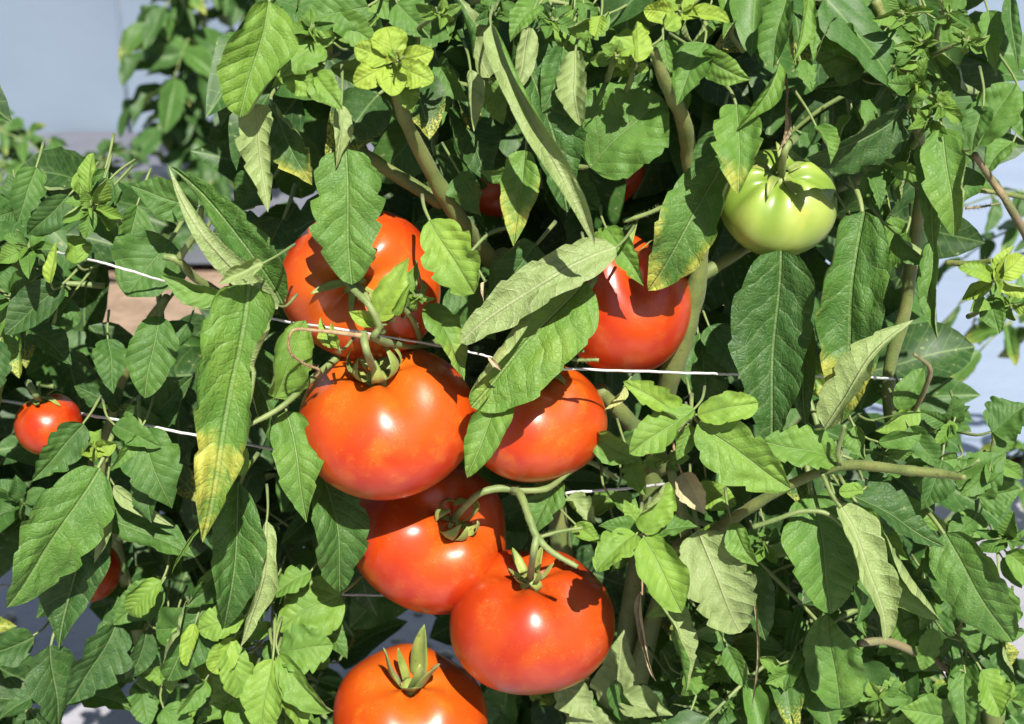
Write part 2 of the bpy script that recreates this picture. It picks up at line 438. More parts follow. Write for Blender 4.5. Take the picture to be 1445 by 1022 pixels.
def wall_panel(x0, x1):
    V, F = [], []; nx, nz = 10, 24
    for j in range(nz+1):
        for i in range(nx+1):
            t = i/nx; z = 2.6*j/nz
            V.append((x0+(x1-x0)*t, .02*math.sin(math.pi*t)+.012*noise.noise(Vector((x0*3+t*3, z*1.3, 1))), z))
    for j in range(nz):
        for i in range(nx):
            a_ = j*(nx+1)+i; F.append((a_, a_+1, a_+nx+2, a_+nx+1))
    mesh_obj('plastic_panel', V, F, M_WALL, wall)
for k in range(-8, 10):
    wall_panel(k*.62-.98, k*.62-.98+.612)
    tube('batten', [(k*.62-.984, 2.9, 0), (k*.62-.984, 2.9, 1.3), (k*.62-.984, 2.9, 2.6)], [.006]*3, M_WALL, wall, 6, 0)

#@@TOMATOES
# ------------------------------------------------------------------ tomatoes
PAPERY = [(3.35, .42, .86, .27), (.75, .30, .98, .34), (5.75, .58, .82, .40), (4.9, .50, .48, .32), (2.2, .12, .62, .14), (5.3, .25, .72, .26)]
def tomato(cx, cy, rx, d, stem, mat, label, flat=.80, ribs=6, amp=.035, seed=1, cleft=None, calyx='down', sepals=5, slen=.9,
           group='tomatoes in the front row', stalk=None, n_th=44, n_ph=72, sephem=1., phase=None, dimple=.20):
    rng = random.Random(seed*31+5)
    c = P(cx, cy, d); Rm = rx*mpp(c); Hm = Rm*flat
    ox, oy = (stem[0]-cx)/rx/ .86, (cy-stem[1])/rx/.86
    tocam = (CAM-c).normalized(); rgt = Vector((1, 0, 0)); upv = tocam.cross(rgt).normalized()
    rgt = upv.cross(tocam).normalized()
    m = math.hypot(ox, oy)
    if m > .97: ox, oy = ox/m*.97, oy/m*.97; m = .97
    axis = (rgt*ox + upv*oy + tocam*math.sqrt(1-m*m)).normalized()
    xax = (rgt - axis*rgt.dot(axis)).normalized()
    M3 = frame(Vector((0, 0, 0)), xax, axis).to_3x3()
    root = empty('tomato', c, label, 'tomato', group)
    ph = [rng.uniform(0, 6.28) for _ in range(6)] if phase is None else [phase]*2+[rng.uniform(0, 6.28) for _ in range(4)]
    def surf(th, p):
        st, ct = math.sin(th), math.cos(th)
        ribv = .6*math.cos(ribs*p+ph[0]+.5*math.sin(p+ph[1]))+.4*math.cos((ribs-2)*p+ph[2])
        fr = math.exp(-((th-.55)/.75)**2)
        rr = 1 + amp*1.5*ribv*fr + .03*math.cos(2*p+ph[3])*st + .018*math.cos(3*p+ph[4])*st
        if cleft:
            for (cp, ca, cw, cth) in cleft:
                dp = (p-cp+math.pi) % (2*math.pi)-math.pi
                rr -= ca*math.exp(-abs(dp/cw)**1.5)*math.exp(-((th-cth)/.55)**2)
        spow = 1.0
        r_ = Rm*rr*(abs(st)**.92)
        z = Hm*ct*rr*(1.0 if ct > 0 else .95)
        z -= Hm*dimple*math.exp(-(th/.30)**2) * 1.0
        z -= Hm*.06*math.exp(-(th/.75)**2)*(1-ribv*.5)
        if th > 2.4: z += Hm*.05*math.exp(-((math.pi-th)/.3)**2)
        return Vector((r_*math.cos(p), r_*math.sin(p), z)), ribv*(.4+.6*fr)
    V, F, A, B = [], [], [], []
    for i in range(n_th+1):
        th = math.pi*i/n_th
        for j in range(n_ph):
            v, rb = surf(max(th, 1e-4), 2*math.pi*j/n_ph); V.append(M3 @ v); A.append(i/n_th); B.append(rb)
    for i in range(n_th):
        for j in range(n_ph):
            F.append((i*n_ph+j, (i+1)*n_ph+j, (i+1)*n_ph+(j+1) % n_ph, i*n_ph+(j+1) % n_ph))
    mesh_obj('fruit_body', V, F, mat, root, True, None, {'polar': A, 'rib': B})
    if calyx is None: return root
    zt = surf(.05, 0)[0].z
    # calyx hub
    hv, hf = tube_geo([Vector((0, 0, zt-.002)), Vector((0, 0, zt+.0015)), Vector((0, 0, zt+.004))], [.0075, .0062, .0030], 10, .1, rng, 2)
    hub = mesh_obj('calyx', [M3 @ v for v in hv], hf, M_SEPAL, root)
    for k in range(sepals):
        p = 2*math.pi*(k+rng.uniform(-.18, .18))/sepals + ph[5]
        Ls = Rm*slen*rng.uniform(.75, 1.1); Ws = Ls*rng.uniform(.22, .30)*(1.15 if calyx == 'up' else 1.25 if calyx == 'cup' else 1.)
        if calyx == 'up' and slen > .6: p = PAPERY[k][0]; Ls = Rm*slen; Ws = Ls*PAPERY[k][3]
        rows = 9; SV, SF = [], []
        for i in range(rows+1):
            u = i/rows
            rad = .004 + Ls*u
            if calyx == 'up':   # erect, papery, splayed
                sp0 = PAPERY[k][1] if slen > .6 else (.55, .7, .5, .75, .6, .65)[k % 6]
                x_ = .006+Ls*sp0*(u-.30*u*u)+Ls*.03*math.sin(u*5+k); z_ = zt+.002+Ls*(u**1.05)*(PAPERY[k][2] if slen > .6 else (.9, .5, .8, .55, .7, .6)[k % 6])
            elif calyx == 'cup':  # closed bulb, tips bent back over the stalk
                x_ = .0055+Ls*.36*math.sin(u*2.75); z_ = zt+.001+Ls*.80*(u-.10*math.sin(u*3.1))
            else:               # lying on the shoulder
                x_ = rad; th = math.asin(clamp(rad/Rm*.98, 0, .98)); z_ = max(surf(th, p)[0].z, zt)+.0015+Ls*.10*math.sin(u*3.1+k)*u + .006*u*u*((k % 3)-.5)
            hw = Ws*.5*(prof(min(.999, .12+u*.88), .5, .8))
            cp, sp_ = math.cos(p+.25*u*math.sin(k*2.)), math.sin(p+.25*u*math.sin(k*2.))
            for s in (-1, -.5, 0, .5, 1):
                lift = .45*abs(s)*hw*(1 if calyx == 'up' else .5)
                rx_ = x_ - (lift if calyx != 'down' else 0); zz = z_ + (lift if calyx == 'down' else 0)
                SV.append(M3 @ Vector((rx_*cp - s*hw*sp_, rx_*sp_ + s*hw*cp, zz)))
        for i in range(rows):
            for j in range(4): q = i*5+j; SF.append((q, q+5, q+6, q+1))
        so = mesh_obj('sepal', SV, SF, M_SEPAL, hub)
        sm = so.modifiers.new('thickness', 'SOLIDIFY'); sm.thickness = .0003
    if stalk:
        pts = [c + M3 @ Vector((0, 0, zt+.001))] + [P(*q) for q in stalk]
        w = .0020
        o = tube('stalk', pts, [w*1.15, w*.95]+[w*1.1]*(len(pts)-2), M_PET, root, 9, .05, seed)
    return root

tomato(510, 402, 111, -2.5, (495, 398), M_RED2, 'large orange-red tomato with open star calyx, half hidden behind a hanging toothed leaf', .80, 5, .045, 3,
       cleft=[(3.9, .07, .28, .55)], calyx='down', sepals=5, slen=.40, stalk=[(520, 425, 2.2), (540, 470, 2.2)])
tomato(545, 596, 124, 0, (527, 512), M_RED2, 'largest tomato of the cluster, smooth and orange-red, with inward curled sepals', .82, 5, .030, 12, calyx='cup', sepals=7, slen=.56,
       stalk=[(518, 498, 4.6), (512, 470, 3.5)])
tomato(882, 430, 90, -3.5, (888, 338), M_RED, 'red tomato with a deep V-shaped cleft beside the thick stem', 1.16, 5, .03, 7,
       cleft=[(4.95, .30, .24, .80)], calyx='down', sepals=4, slen=.45, stalk=[(835, 400, -1.), (825, 440, -.5)], dimple=.30)
tomato(755, 596, 98, -1.2, (752, 520), M_RED2, 'red tomato beneath the taut white twine, a pale rolled leaf over its stem end', .86, 6, .025, 18, calyx='down', sepals=5, slen=.55,
       stalk=[(765, 500, 2.0), (790, 480, 1.)])
tomato(607, 756, 113, -3.6, (648, 728), M_RED, 'red tomato with its stem end turned sideways, squeezed under the largest tomato', .84, 4, .05, 21,
       calyx='cup', sepals=7, slen=.52, stalk=[(672, 700, .8), (700, 690, .8), (728, 690, .6)])
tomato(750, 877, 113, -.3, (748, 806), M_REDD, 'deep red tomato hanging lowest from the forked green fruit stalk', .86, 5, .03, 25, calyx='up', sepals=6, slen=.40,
       stalk=[(752, 785, 4.4), (758, 755, 4.2)])
tomato(578, 1016, 112, -1.5, (578, 950), M_RED2, 'orange-red tomato with tall upright papery sepals, below all the others', .80, 5, .03, 29, calyx='up', sepals=6, slen=.80)
tomato(1096, 286, 84, -3, (1103, 236), M_GRN, 'unripe pale green ribbed tomato', .80, 7, .055, 33, calyx='down', sepals=5, slen=.5, stalk=[(1108, 212, -.5), (1122, 195, -2)])
tomato(69, 600, 48, -6.5, (55, 560), M_RED, 'small round red tomato hanging by itself at the slack white twine', .92, 5, .02, 37, calyx='down', sepals=5, slen=.6, stalk=[(48, 553, -5), (40, 540, -8)])
tomato(122, 806, 48, -6.5, (110, 770), M_RED, 'small red tomato mostly hidden behind dark drooping leaves, low down', .95, 5, .02, 41, calyx=None)
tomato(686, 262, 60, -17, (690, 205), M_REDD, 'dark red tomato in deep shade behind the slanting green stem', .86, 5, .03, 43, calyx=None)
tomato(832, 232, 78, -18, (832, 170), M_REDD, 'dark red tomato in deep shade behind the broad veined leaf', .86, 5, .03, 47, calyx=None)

#@@STEMS
# ------------------------------------------------------------------ stems
A_, R_, L_ = plants['A'], plants['R'], plants['L']
g0 = lambda x, y: Vector((x, y, 0.0))
def stem_pts(name, spec, mat, plant, foot=None, seed=1, wf=.008):
    pts = [P(x, y, d) for x, y, d, w in spec]; rad = [w*.5*mpp(p) for p, (x, y, d, w) in zip(pts, spec)]
    if foot is not None:
        pts.append(Vector((foot[0], foot[1], .22))); rad.append(wf); pts.append(Vector((foot[0], foot[1], -.01))); rad.append(wf*1.1)
    k_ = .74 if name == 'fruit_stalk' else 1.
    rng = random.Random(seed*17); org = parent_loc(plants[plant])
    c, r = catmull(pts, [q*k_ for q in rad], 8)
    ph = rng.uniform(0, 6)
    r = [q*(1+.10*math.sin(i*.55+ph)**6+.04*math.sin(i*1.7)) for i, q in enumerate(r)]
    V, F = tube_geo(c, r, 10, .035, rng, 1)
    for q in range(160 if foot is None else 420):                     # fine hairs standing off the skin
        i = rng.randrange(len(c)-1)
        if c[i].y > .3 or c[i].z < .3: continue
        t = (c[i+1]-c[i]).normalized(); p_ = c[i].lerp(c[i+1], rng.random())
        o_ = t.orthogonal().normalized(); o_ = Matrix.Rotation(rng.uniform(0, 6.28), 3, t) @ o_
        b_ = p_+o_*r[i]*.97; h_ = rng.uniform(.0010, .0022); s_ = t.cross(o_)*.00009
        n_ = len(V); V += [b_-s_, b_+s_, b_+t*.00012, b_+o_*h_+t*rng.uniform(-.0005, .0005)]
        F += [(n_, n_+1, n_+3), (n_+1, n_+2, n_+3), (n_+2, n_, n_+3)]
    return mesh_obj(name, [v-org for v in V], F, mat, plants[plant])
stem_pts('stem', [(553, 100, 2, 12), (568, 160, 1, 18), (603, 232, -1, 21), (645, 305, -3, 24), (690, 365, -6, 25), (740, 440, -9, 25)], M_STEM, 'A', (.05, .11), 2)
stem_pts('stem', [(470, 190, -4, 12), (505, 212, -3, 17), (560, 248, -3, 19), (625, 287, -3.5, 20)], M_STEM, 'A', None, 3)
stem_pts('stem', [(922, 70, 3, 12), (938, 115, 2, 18), (964, 170, 0, 22), (974, 230, -2, 24), (985, 320, -2.5, 27), (982, 400, -3, 30), (962, 480, -3.5, 31), (938, 560, -5, 30), (925, 640, -8, 28)], M_STEM, 'A', (.07, .09), 4)
stem_pts('stem', [(1062, 345, -5, 14), (1025, 367, -4, 17), (985, 392, -3.5, 20)], M_STEM, 'A', None, 5)
stem_pts('stem', [(845, 548, -3, 20), (878, 585, -4, 24), (915, 625, -6, 24), (935, 660, -8, 24)], M_STEM, 'A', None, 6)
stem_pts('stem', [(1362, 674, 9, 7), (1330, 669, 8, 13), (1280, 664, 7, 14), (1192, 657, 5, 14), (1120, 682, 4, 14), (1050, 722, 2.5, 16), (985, 768, 0, 19), (945, 800, -4, 20)], M_STEM, 'A', (.08, .10), 7)
stem_pts('stem', [(945, 660, 0, 12), (962, 720, -1, 15), (975, 790, -3, 16)], M_STEM, 'A', None, 8)
stem_pts('stem', [(1212, 908, 1, 11), (1255, 906, 0, 11), (1310, 930, -2, 12), (1365, 956, -6, 13)], M_STEMB, 'R', None, 9)
stem_pts('stem', [(1375, 218, -1, 9), (1400, 255, -2, 10), (1425, 292, -2, 11), (1460, 360, -4, 12), (1500, 480, -6, 14)], M_STEMB, 'R', (.46, .13), 10)
stem_pts('stem', [(1365, 268, -3, 6), (1410, 272, -3, 7), (1470, 284, -4, 7)], M_STEM, 'R', None, 11)
stem_pts('stem', [(1362, 294, -3, 3), (1385, 292, -3, 3), (1412, 287, -3, 3)], M_STEMB, 'R', None, 12)
stem_pts('stem', [(1235, 0, -1, 14), (1258, 55, -1, 15), (1290, 150, -2, 14), (1300, 260, -6, 16), (1280, 420, -9, 18), (1262, 620, -9, 18)], M_STEM, 'R', (.34, .10), 13)
stem_pts('stem', [(1180, 265, -7, 15), (1235, 243, -8, 16), (1275, 215, -7, 16)], M_STEM, 'R', None, 14)
stem_pts('stem', [(230, 362, 0, 9), (252, 368, 0, 11), (275, 392, -1, 12), (320, 420, -3, 12)], M_PET, 'A', None, 15)
stem_pts('stem', [(285, 292, 1, 7), (278, 325, .5, 9), (252, 366, 0, 10)], M_PET, 'A', None, 16)
stem_pts('stem', [(338, 607, 4, 6), (396, 575, 3, 8), (440, 535, 1, 9), (482, 500, -1, 9)], M_PET, 'A', None, 17)
stem_pts('stem', [(215, 352, -4, 7), (222, 400, -4, 8), (228, 450, -4, 8)], M_PET, 'L', None, 18)
stem_pts('stem', [(235, 420, -3, 11), (205, 465, -6, 12), (160, 580, -8, 13), (150, 700, -10, 14)], M_STEM, 'L', (-.27, .17), 19, .005)
stem_pts('stem', [(1335, 371, -2, 8), (1370, 372, -1, 8), (1402, 368, 0, 7)], M_STEM, 'R', None, 20)
# fruit stalk of the upper pair
stem_pts('fruit_stalk', [(485, 392, 2, 12), (500, 410, 3, 13), (520, 430, 4, 13), (535, 460, 4, 12), (530, 478, 3.5, 14), (580, 488, -1, 14), (640, 480, -6, 14)], M_PET, 'A', None, 21)
stem_pts('fruit_stalk', [(530, 478, 3.5, 12), (495, 472, 4, 9), (440, 466, 4.5, 6), (414, 466, 5, 5), (407, 485, 5, 4), (410, 500, 5, 4)], M_DRY, 'A', None, 22)
stem_pts('fruit_stalk', [(410, 500, 5, 4), (430, 514, 4, 4), (450, 522, 3, 5), (446, 532, 3, 3)], M_DRY, 'A', None, 23)
stem_pts('fruit_stalk', [(565, 430, 3, 8), (580, 448, 2, 10), (590, 470, 0, 10), (592, 490, -2, 10)], M_PET, 'A', None, 24)
# fruit stalk of the lower pair
stem_pts('fruit_stalk', [(722, 690, .6, 14), (735, 700, 2, 15), (748, 735, 3.5, 14), (758, 758, 4.2, 14), (780, 780, 5, 11), (815, 800, 5.6, 9)], M_PET, 'A', None, 25)
stem_pts('fruit_stalk', [(708, 688, .4, 10), (728, 691, .8, 14), (770, 690, 1, 12), (800, 668, 1, 11), (828, 651, 0, 9), (870, 675, -2, 9)], M_PET, 'A', None, 26)
stem_pts('fruit_stalk', [(762, 758, 4, 7), (790, 750, 3.5, 7), (822, 745, 3, 6)], M_PET, 'A', None, 27)
stem_pts('fruit_stalk', [(782, 490, 2.5, 12), (800, 496, 3, 7), (824, 495, 3.4, 6)], M_PET, 'A', None, 28)
stem_pts('fruit_stalk', [(785, 492, 2.6, 7), (808, 507, 3.6, 6), (845, 508, 4, 6)], M_PET, 'A', None, 29)
stem_pts('fruit_stalk', [(640, 355, 1.5, 6), (662, 358, 2, 7), (672, 376, 2.6, 6), (685, 398, 3, 5)], M_PET, 'A', None, 30)
stem_pts('fruit_stalk', [(662, 358, 2, 6), (690, 330, 1, 7), (720, 320, -1, 7)], M_PET, 'A', None, 31)
stem_pts('fruit_stalk', [(880, 312, -1, 8), (910, 303, -2, 8), (940, 290, -4, 8)], M_PET, 'A', None, 32)
stem_pts('fruit_stalk', [(1062, 744, 4, 9), (1090, 735, 4.2, 9), (1130, 722, 4.4, 9), (1165, 724, 4.6, 9), (1190, 742, 5, 7)], M_PET, 'A', None, 33)
stem_pts('fruit_stalk', [(1192, 600, 6, 7), (1182, 640, 5.4, 9), (1190, 657, 5, 10)], M_PET, 'A', None, 34)
stem_pts('fruit_stalk', [(1160, 668, 5, 8), (1172, 695, 5.2, 8), (1186, 716, 5.4, 7)], M_PET, 'A', None, 35)
stem_pts('fruit_stalk', [(1290, 500, 1, 6), (1312, 520, 0, 9), (1305, 550, -1, 9), (1285, 590, -3, 9)], M_STEMB, 'R', None, 36)

#@@TWINE
# ------------------------------------------------------------------ support twines
def twine(spec, label, w):
    pts = [P(x, y, d) for x, y, d in spec]
    rad = [w*.5*mpp(p) for p in pts]
    c, r = catmull(pts, rad, 14); c = [p+Vector((0, 0, .00012*math.sin(i*.9)+.0001*math.sin(i*2.3))) for i, p in enumerate(c)]
    V, F = tube_geo(c, r, 7, .14, random.Random(5), 1)
    o = mesh_obj('twine', V, F, M_TWINE); tag(o, label, 'twine', 'support twines along the row')
twine([(-700, 240, -16), (-100, 318, -14), (60, 352, -8), (137, 369, .8), (225, 395, 0.6), (290, 416, -4), (385, 450, -1), (490, 466, 2.4), (640, 492, -2), (700, 506, -2), (765, 519, 2.2), (812, 521, 3.2), (990, 527, .5), (1060, 529, -2.2), (1140, 531, -1.2), (1225, 533, -2), (1262, 535, -7.6), (1275, 537, -9.5)],
      'white twine strung across the cleft tomato and the tops of the red cluster', 3.6)
twine([(-700, 500, -18), (-50, 560, -18), (70, 578, -14), (150, 590, -4.5), (275, 614, -3.2), (420, 640, -9), (640, 680, -12), (760, 697, -3), (806, 695, -1.2), (888, 689, -1.5), (932, 684, -7), (945, 684, -9)],
      'white twine slack between the small red tomato and the forked fruit stalk', 4.2)
twine([(-700, 800, -24), (100, 830, -24), (300, 835, -18), (400, 837, -9.5), (470, 839, -9), (545, 840, -10), (700, 842, -14), (800, 843, -18)],
      'thin grey twine passing low behind the sideways tomato', 3.2)

#@@LEAVES
# ------------------------------------------------------------------ leaves traced one by one, plus a few added for shade
PALE = dict(under=True, tone=.5)
# upper left
H(380, 2, 338, 166, 108, 3, 1.5, roll=-8, fold=.30, curl=(.5, 1.5), tone=.52, a=.5, b=.50, plant='A', lobe=.12, nl=3, twist=.5)
H(360, 146, 377, 300, 62, 3.5, 1, fold=.25, curl=(.3, 1.3), roll=0, twist=.2, under=True, tone=.55, a=.4, plant='A')
H(398, 430, 236, 234, 74, 2, 2, roll=0, fold=.4, curl=(.2, 2.2), tone=.35, side=-.06, plant='A')
H(392, 436, 237, 235, 36, 3.4, 1.2, under=True, tone=.5, fold=.2, curl=(.4, .4), side=.07, roll=0, twist=.1, plant='A', a=.4)
H(280, 292, 184, 262, 58, 0, 1, tone=.25, roll=-10, plant='A', curl=(.1, .3))
H(240, 340, 178, 418, 100, -2, 2, tone=.32, roll=8, b=.7, plant='L', fold=.12)
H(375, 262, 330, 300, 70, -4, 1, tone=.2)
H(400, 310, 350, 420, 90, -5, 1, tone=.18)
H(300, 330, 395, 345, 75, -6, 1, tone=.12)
# big hero leaf on the left with yellow tip
H(348, 400, 283, 766, 122, 4, 3, roll=-4, fold=.12, curl=(.9, 2.5), tone=.48, y=.82, ys=.32, sag=.04, side=.015, a=.32, b=.95, lobe=.16, nl=6, ruffle=.20, plant='A', nu=52, nv=10, twist=.3)
H(312, 420, 226, 388, 44, 4, 1.5, fold=.3, curl=(.9, .2), tone=.58, plant='A', roll=-15)
H(372, 372, 308, 402, 42, 5, 1, fold=.5, curl=(1.5, .4), tone=.6, under=True, plant='A')
H(292, 735, 243, 812, 15, 4, 1, fold=.6, curl=(1.2, 1.2), tone=.6, plant='A', side=-.1)
H(226, 446, 204, 562, 66, -2, 1.5, tone=.30, roll=5, fold=.1, plant='L', b=.75)
H(152, 478, 160, 556, 50, -4, 1.5, tone=.28, plant='L')
H(210, 592, 273, 530, 74, -5, 1, tone=.16, plant='L')
H(268, 455, 240, 512, 46, -4, 1, tone=.18, plant='L')
H(168, 578, 104, 545, 58, -5, 1, tone=.18, plant='L', roll=15)
H(42, 462, 102, 515, 50, -5, 1, tone=.18, plant='L')
H(200, 606, 242, 718, 80, -2, 1.5, tone=.34, plant='L', fold=.1, roll=6)
H(198, 608, 155, 664, 30, -1.5, 1, tone=.42, curl=(1., .2), plant='L')
H(118, 598, 44, 680, 58, -2, 1.5, tone=.26, plant='L')
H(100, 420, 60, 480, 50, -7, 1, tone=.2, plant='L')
H(140, 660, 8, 856, 104, -1, 3, tone=.34, roll=-8, fold=.15, sag=.08, a=.5, b=.8, plant='L', curl=(.1, .1))
H(128, 700, 84, 916, 96, -3, 2, tone=.20, roll=8, plant='L', fold=.3)
H(150, 690, 134, 795, 26, -1.5, 1, tone=.45, under=True, plant='L')
H(150, 730, 276, 786, 72, -2.5, 1.5, tone=.30, plant='L', roll=-12)
H(160, 686, 246, 742, 26, -2, 1, tone=.5, under=True, plant='L', curl=(.6, .6))
H(310, 822, 236, 960, 96, -1, 2, tone=.32, roll=5, fold=.2, plant='A', b=.75)
H(228, 826, 160, 882, 56, -3, 1, tone=.36, plant='L')
H(338, 680, 316, 892, 88, .5, 1.5, tone=.33, fold=.45, roll=-5, plant='A', curl=(.1, .2), lobe=.08)
H(378, 735, 338, 915, 48, 1.2, 1.5, tone=.5, under=True, fold=.4, curl=(.5, 1.2), ruffle=.16, plant='A')
H(404, 580, 432, 738, 70, 1.5, 2, tone=.44, roll=-6, fold=.12, plant='A')
H(388, 562, 430, 452, 74, 2, 1.5, tone=.62, roll=4, fold=.15, lobe=.1, nl=4, b=.6, plant='A')
H(334, 604, 342, 672, 44, 3.5, 1, tone=.66, plant='A', b=.7)
H(330, 470, 400, 640, 80, -4, 1, tone=.22, plant='A')
H(455, 665, 480, 836, 92, -1.5, 1.5, tone=.28, roll=-12, fold=.35, curl=(.2, .7), b=.8, plant='A')
H(482, 838, 385, 890, 84, -2, 2, tone=.52, roll=10, fold=.1, lobe=.1, plant='A')
H(404, 900, 400, 832, 60, -5, 1, tone=.3, plant='A')
# over the upper tomatoes
H(488, 210, 496, 402, 100, 1.4, 1.6, tone=.38, roll=4, fold=.08, curl=(.1, .1), a=.42, b=.62, sag=.05, plant='A')
H(606, 311, 670, 414, 80, 3, 1.5, tone=.66, roll=4, fold=.12, a=.6, b=.55, plant='A')
H(532, 452, 578, 364, 48, 2.5, 1.5, tone=.86, roll=-10, fold=.3, lobe=.1, y=.4, ys=.1, plant='A')
H(575, 440, 590, 370, 40, 2, .5, tone=.5, plant='A')
H(560, 446, 580, 398, 32, 3.2, .8, tone=.72, fold=.6, curl=(1.2, 1.), plant='A')
H(530, 458, 492, 440, 30, 3.2, .6, tone=.85, y=.5, ys=.1, plant='A')
H(472, 490, 452, 448, 26, 3.5, 1, tone=.74, lobe=.2, plant='A')
H(478, 492, 468, 455, 16, 3.8, 1, tone=.74, plant='A')
H(604, 428, 655, 538, 54, 1.5, 2, tone=.56, roll=-25, fold=.25, plant='A', y=.4, ys=.3)
H(825, 395, 664, 574, 124, 2.4, 2.6, tone=.50, roll=4, fold=.08, curl=(2.9, .1), y=.4, ys=.35, a=.45, b=.55, lobe=.08, nl=5, ruffle=.10, plant='A', nu=44, nv=11, twist=.05, sag=.02)
H(870, 350, 652, 486, 66, 3.4, 1.6, tone=.5, under=True, roll=18, fold=.2, curl=(.5, -.3), a=.35, b=.5, lobe=.16, nl=5, ruffle=.16, plant='A', nu=40, nv=7, side=-.02)
H(716, 540, 660, 675, 60, 3.6, 2, tone=.52, roll=6, fold=.12, b=.75, plant='A')
H(757, 345, 680, 440, 90, -1, 1.5, tone=.26, roll=-8, plant='A', lobe=.08)
H(655, 470, 705, 462, 30, 1, .5, tone=.6, plant='A')
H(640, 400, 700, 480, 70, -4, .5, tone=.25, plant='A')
H(855, 322, 909, 404, 48, .5, 1.5, tone=.52, fold=.4, lobe=.25, nl=4, plant='A', curl=(.4, .5))
H(840, 345, 880, 322, 34, 0, 1, tone=.55, lobe=.25, plant='A')
# rolled leaf in the upper middle and its neighbours
H(690, 36, 838, 347, 60, 3, 3.4, tone=.5, under=True, roll=5, fold=.55, curl=(.5, 1.5), side=.02, y=.25, ys=.3, a=.35, b=.6, lobe=.06, ruffle=.16, plant='A', nu=40, nv=9, twist=.5)
H(728, 40, 802, 300, 100, 1, 2, tone=.22, roll=-25, fold=.35, curl=(.1, .5), a=.4, b=.75, plant='A')
H(742, 212, 725, 348, 56, 2.6, 2, tone=.55, y=.85, ys=.3, roll=14, fold=.35, plant='A')
H(664, 98, 668, 186, 32, 1, 1, tone=.4, under=True, plant='A')
H(724, 246, 675, 240, 28, 0, 1, tone=.5, plant='A')
H(648, 245, 680, 305, 50, -2, 1, tone=.3, plant='A')
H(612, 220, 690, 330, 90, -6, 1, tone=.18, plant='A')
H(382, 150, 440, 262, 84, -1, 1.5, tone=.26, y=.7, ys=.62, roll=12, plant='A')
H(482, 148, 474, 238, 30, 1, 1, tone=.55, y=.4, ys=.2, under=True, plant='A')
H(455, 65, 395, 110, 56, 1, 1.5, tone=.55, lobe=.2, plant='A')
H(410, 95, 450, 140, 46, 1.5, 1, tone=.55, lobe=.15, plant='A')
H(445, 105, 484, 156, 44, 1.6, 1.2, tone=.56, plant='A')
H(470, 60, 440, 30, 40, 1, 1, tone=.55, plant='A')
H(520, 10, 420, 30, 70, -1, 1, tone=.36, plant='A')
H(390, 0, 470, 50, 80, -2, 1, tone=.3, plant='A')
H(560, 5, 610, 55, 60, -1, 1, tone=.4, plant='A')
H(690, 110, 640, -10, 60, 0, 1, tone=.25, under=True, plant='A')
H(745, 35, 722, 138, 40, 2, 1, tone=.3, under=True, plant='A')
H(795, 68, 765, 160, 56, 1, 1.5, tone=.24, roll=-15, plant='A')
H(812, 72, 818, 178, 66, 1.5, 1.5, tone=.55, under=True, fold=.5, curl=(1.5, .3), roll=10, b=.55, plant='A')
H(832, 236, 935, 138, 138, .5, 2, tone=.46, roll=-12, fold=.16, curl=(.0, .15), a=.5, b=.55, lobe=.12, nl=4, sag=.06, plant='A', nu=36, nv=9)
H(995, 60, 955, 150, 62, 1, 1.5, tone=.45, lobe=.15, plant='A', roll=15)
H(990, 75, 1060, 112, 46, 1.5, 1.2, tone=.46, plant='A')
H(1100, 88, 1038, 186, 44, 2, 1, tone=.5, fold=.5, plant='A')
H(1040, 148, 1043, 274, 78, 2, 2.2, tone=.46, y=.75, ys=.5, roll=-6, fold=.25, plant='A', b=.8)
H(1010, 186, 975, 254, 36, .5, 1, tone=.26, plant='A')
H(1022, 222, 914, 410, 96, -.8, 2.0, tone=.40, y=.95, ys=.55, roll=-6, fold=.14, lobe=.12, nl=5, a=.5, b=.72, plant='A', nu=36)
H(900, 88, 899, 30, 42, 4, 1, tone=.92, b=.55, plant='A')
H(1112, -10, 1090, 96, 82, 1.5, 1.5, tone=.34, roll=18, b=.6, plant='R')
H(1142, -5, 1120, 90, 34, 1.6, 1.5, tone=.55, plant='R')
H(880, 100, 770, 60, 90, -4, 1, tone=.2, plant='A')
H(860, 20, 800, 40, 50, 1, 1, tone=.62, plant='A', b=.6)
H(848, 22, 840, 52, 30, 3, .6, tone=.85, b=.5, plant='A')
H(760, 5, 720, 60, 46, 1, 1, tone=.45, plant='A')
H(640, 150, 690, 262, 80, -6, 2, tone=.2, plant='A', roll=-20)  # this and the following leaves are added to shade the dark tomatoes behind
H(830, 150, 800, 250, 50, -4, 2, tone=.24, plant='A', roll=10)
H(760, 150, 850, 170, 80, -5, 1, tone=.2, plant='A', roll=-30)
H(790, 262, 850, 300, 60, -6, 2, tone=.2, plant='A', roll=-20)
# around the green tomato
H(1278, 150, 1138, 222, 92, 0, 1.5, tone=.18, roll=-28, fold=.2, curl=(.7, .2), plant='R', a=.5, b=.6)
H(1152, 178, 1172, 232, 40, 1.5, 1, tone=.5, fold=.5, plant='R')
H(1100, 352, 1086, 630, 122, -.5, 2, tone=.24, roll=-4, fold=.36, curl=(-.5, .8), a=.42, b=.8, lobe=.12, plant='R', nu=36)
H(1135, 378, 1140, 604, 70, -2, 1.5, tone=.24, roll=12, plant='R')
H(1218, 298, 1186, 598, 112, 1, 2.2, tone=.24, y=.95, ys=.62, roll=10, fold=.22, curl=(1.9, .4), a=.42, b=.72, plant='R', nu=40, nv=9)
H(1328, 182, 1346, 334, 74, 2, 1.8, tone=.50, roll=-5, fold=.12, a=.5, b=.75, plant='R')
H(1300, 205, 1318, 360, 50, 1, 1.5, tone=.44, plant='R', roll=-12)
H(1316, 340, 1322, 480, 44, .5, 1.5, tone=.36, plant='R', roll=14, fold=.4)
H(1262, 330, 1325, 372, 46, -.5, 1, tone=.4, plant='R')
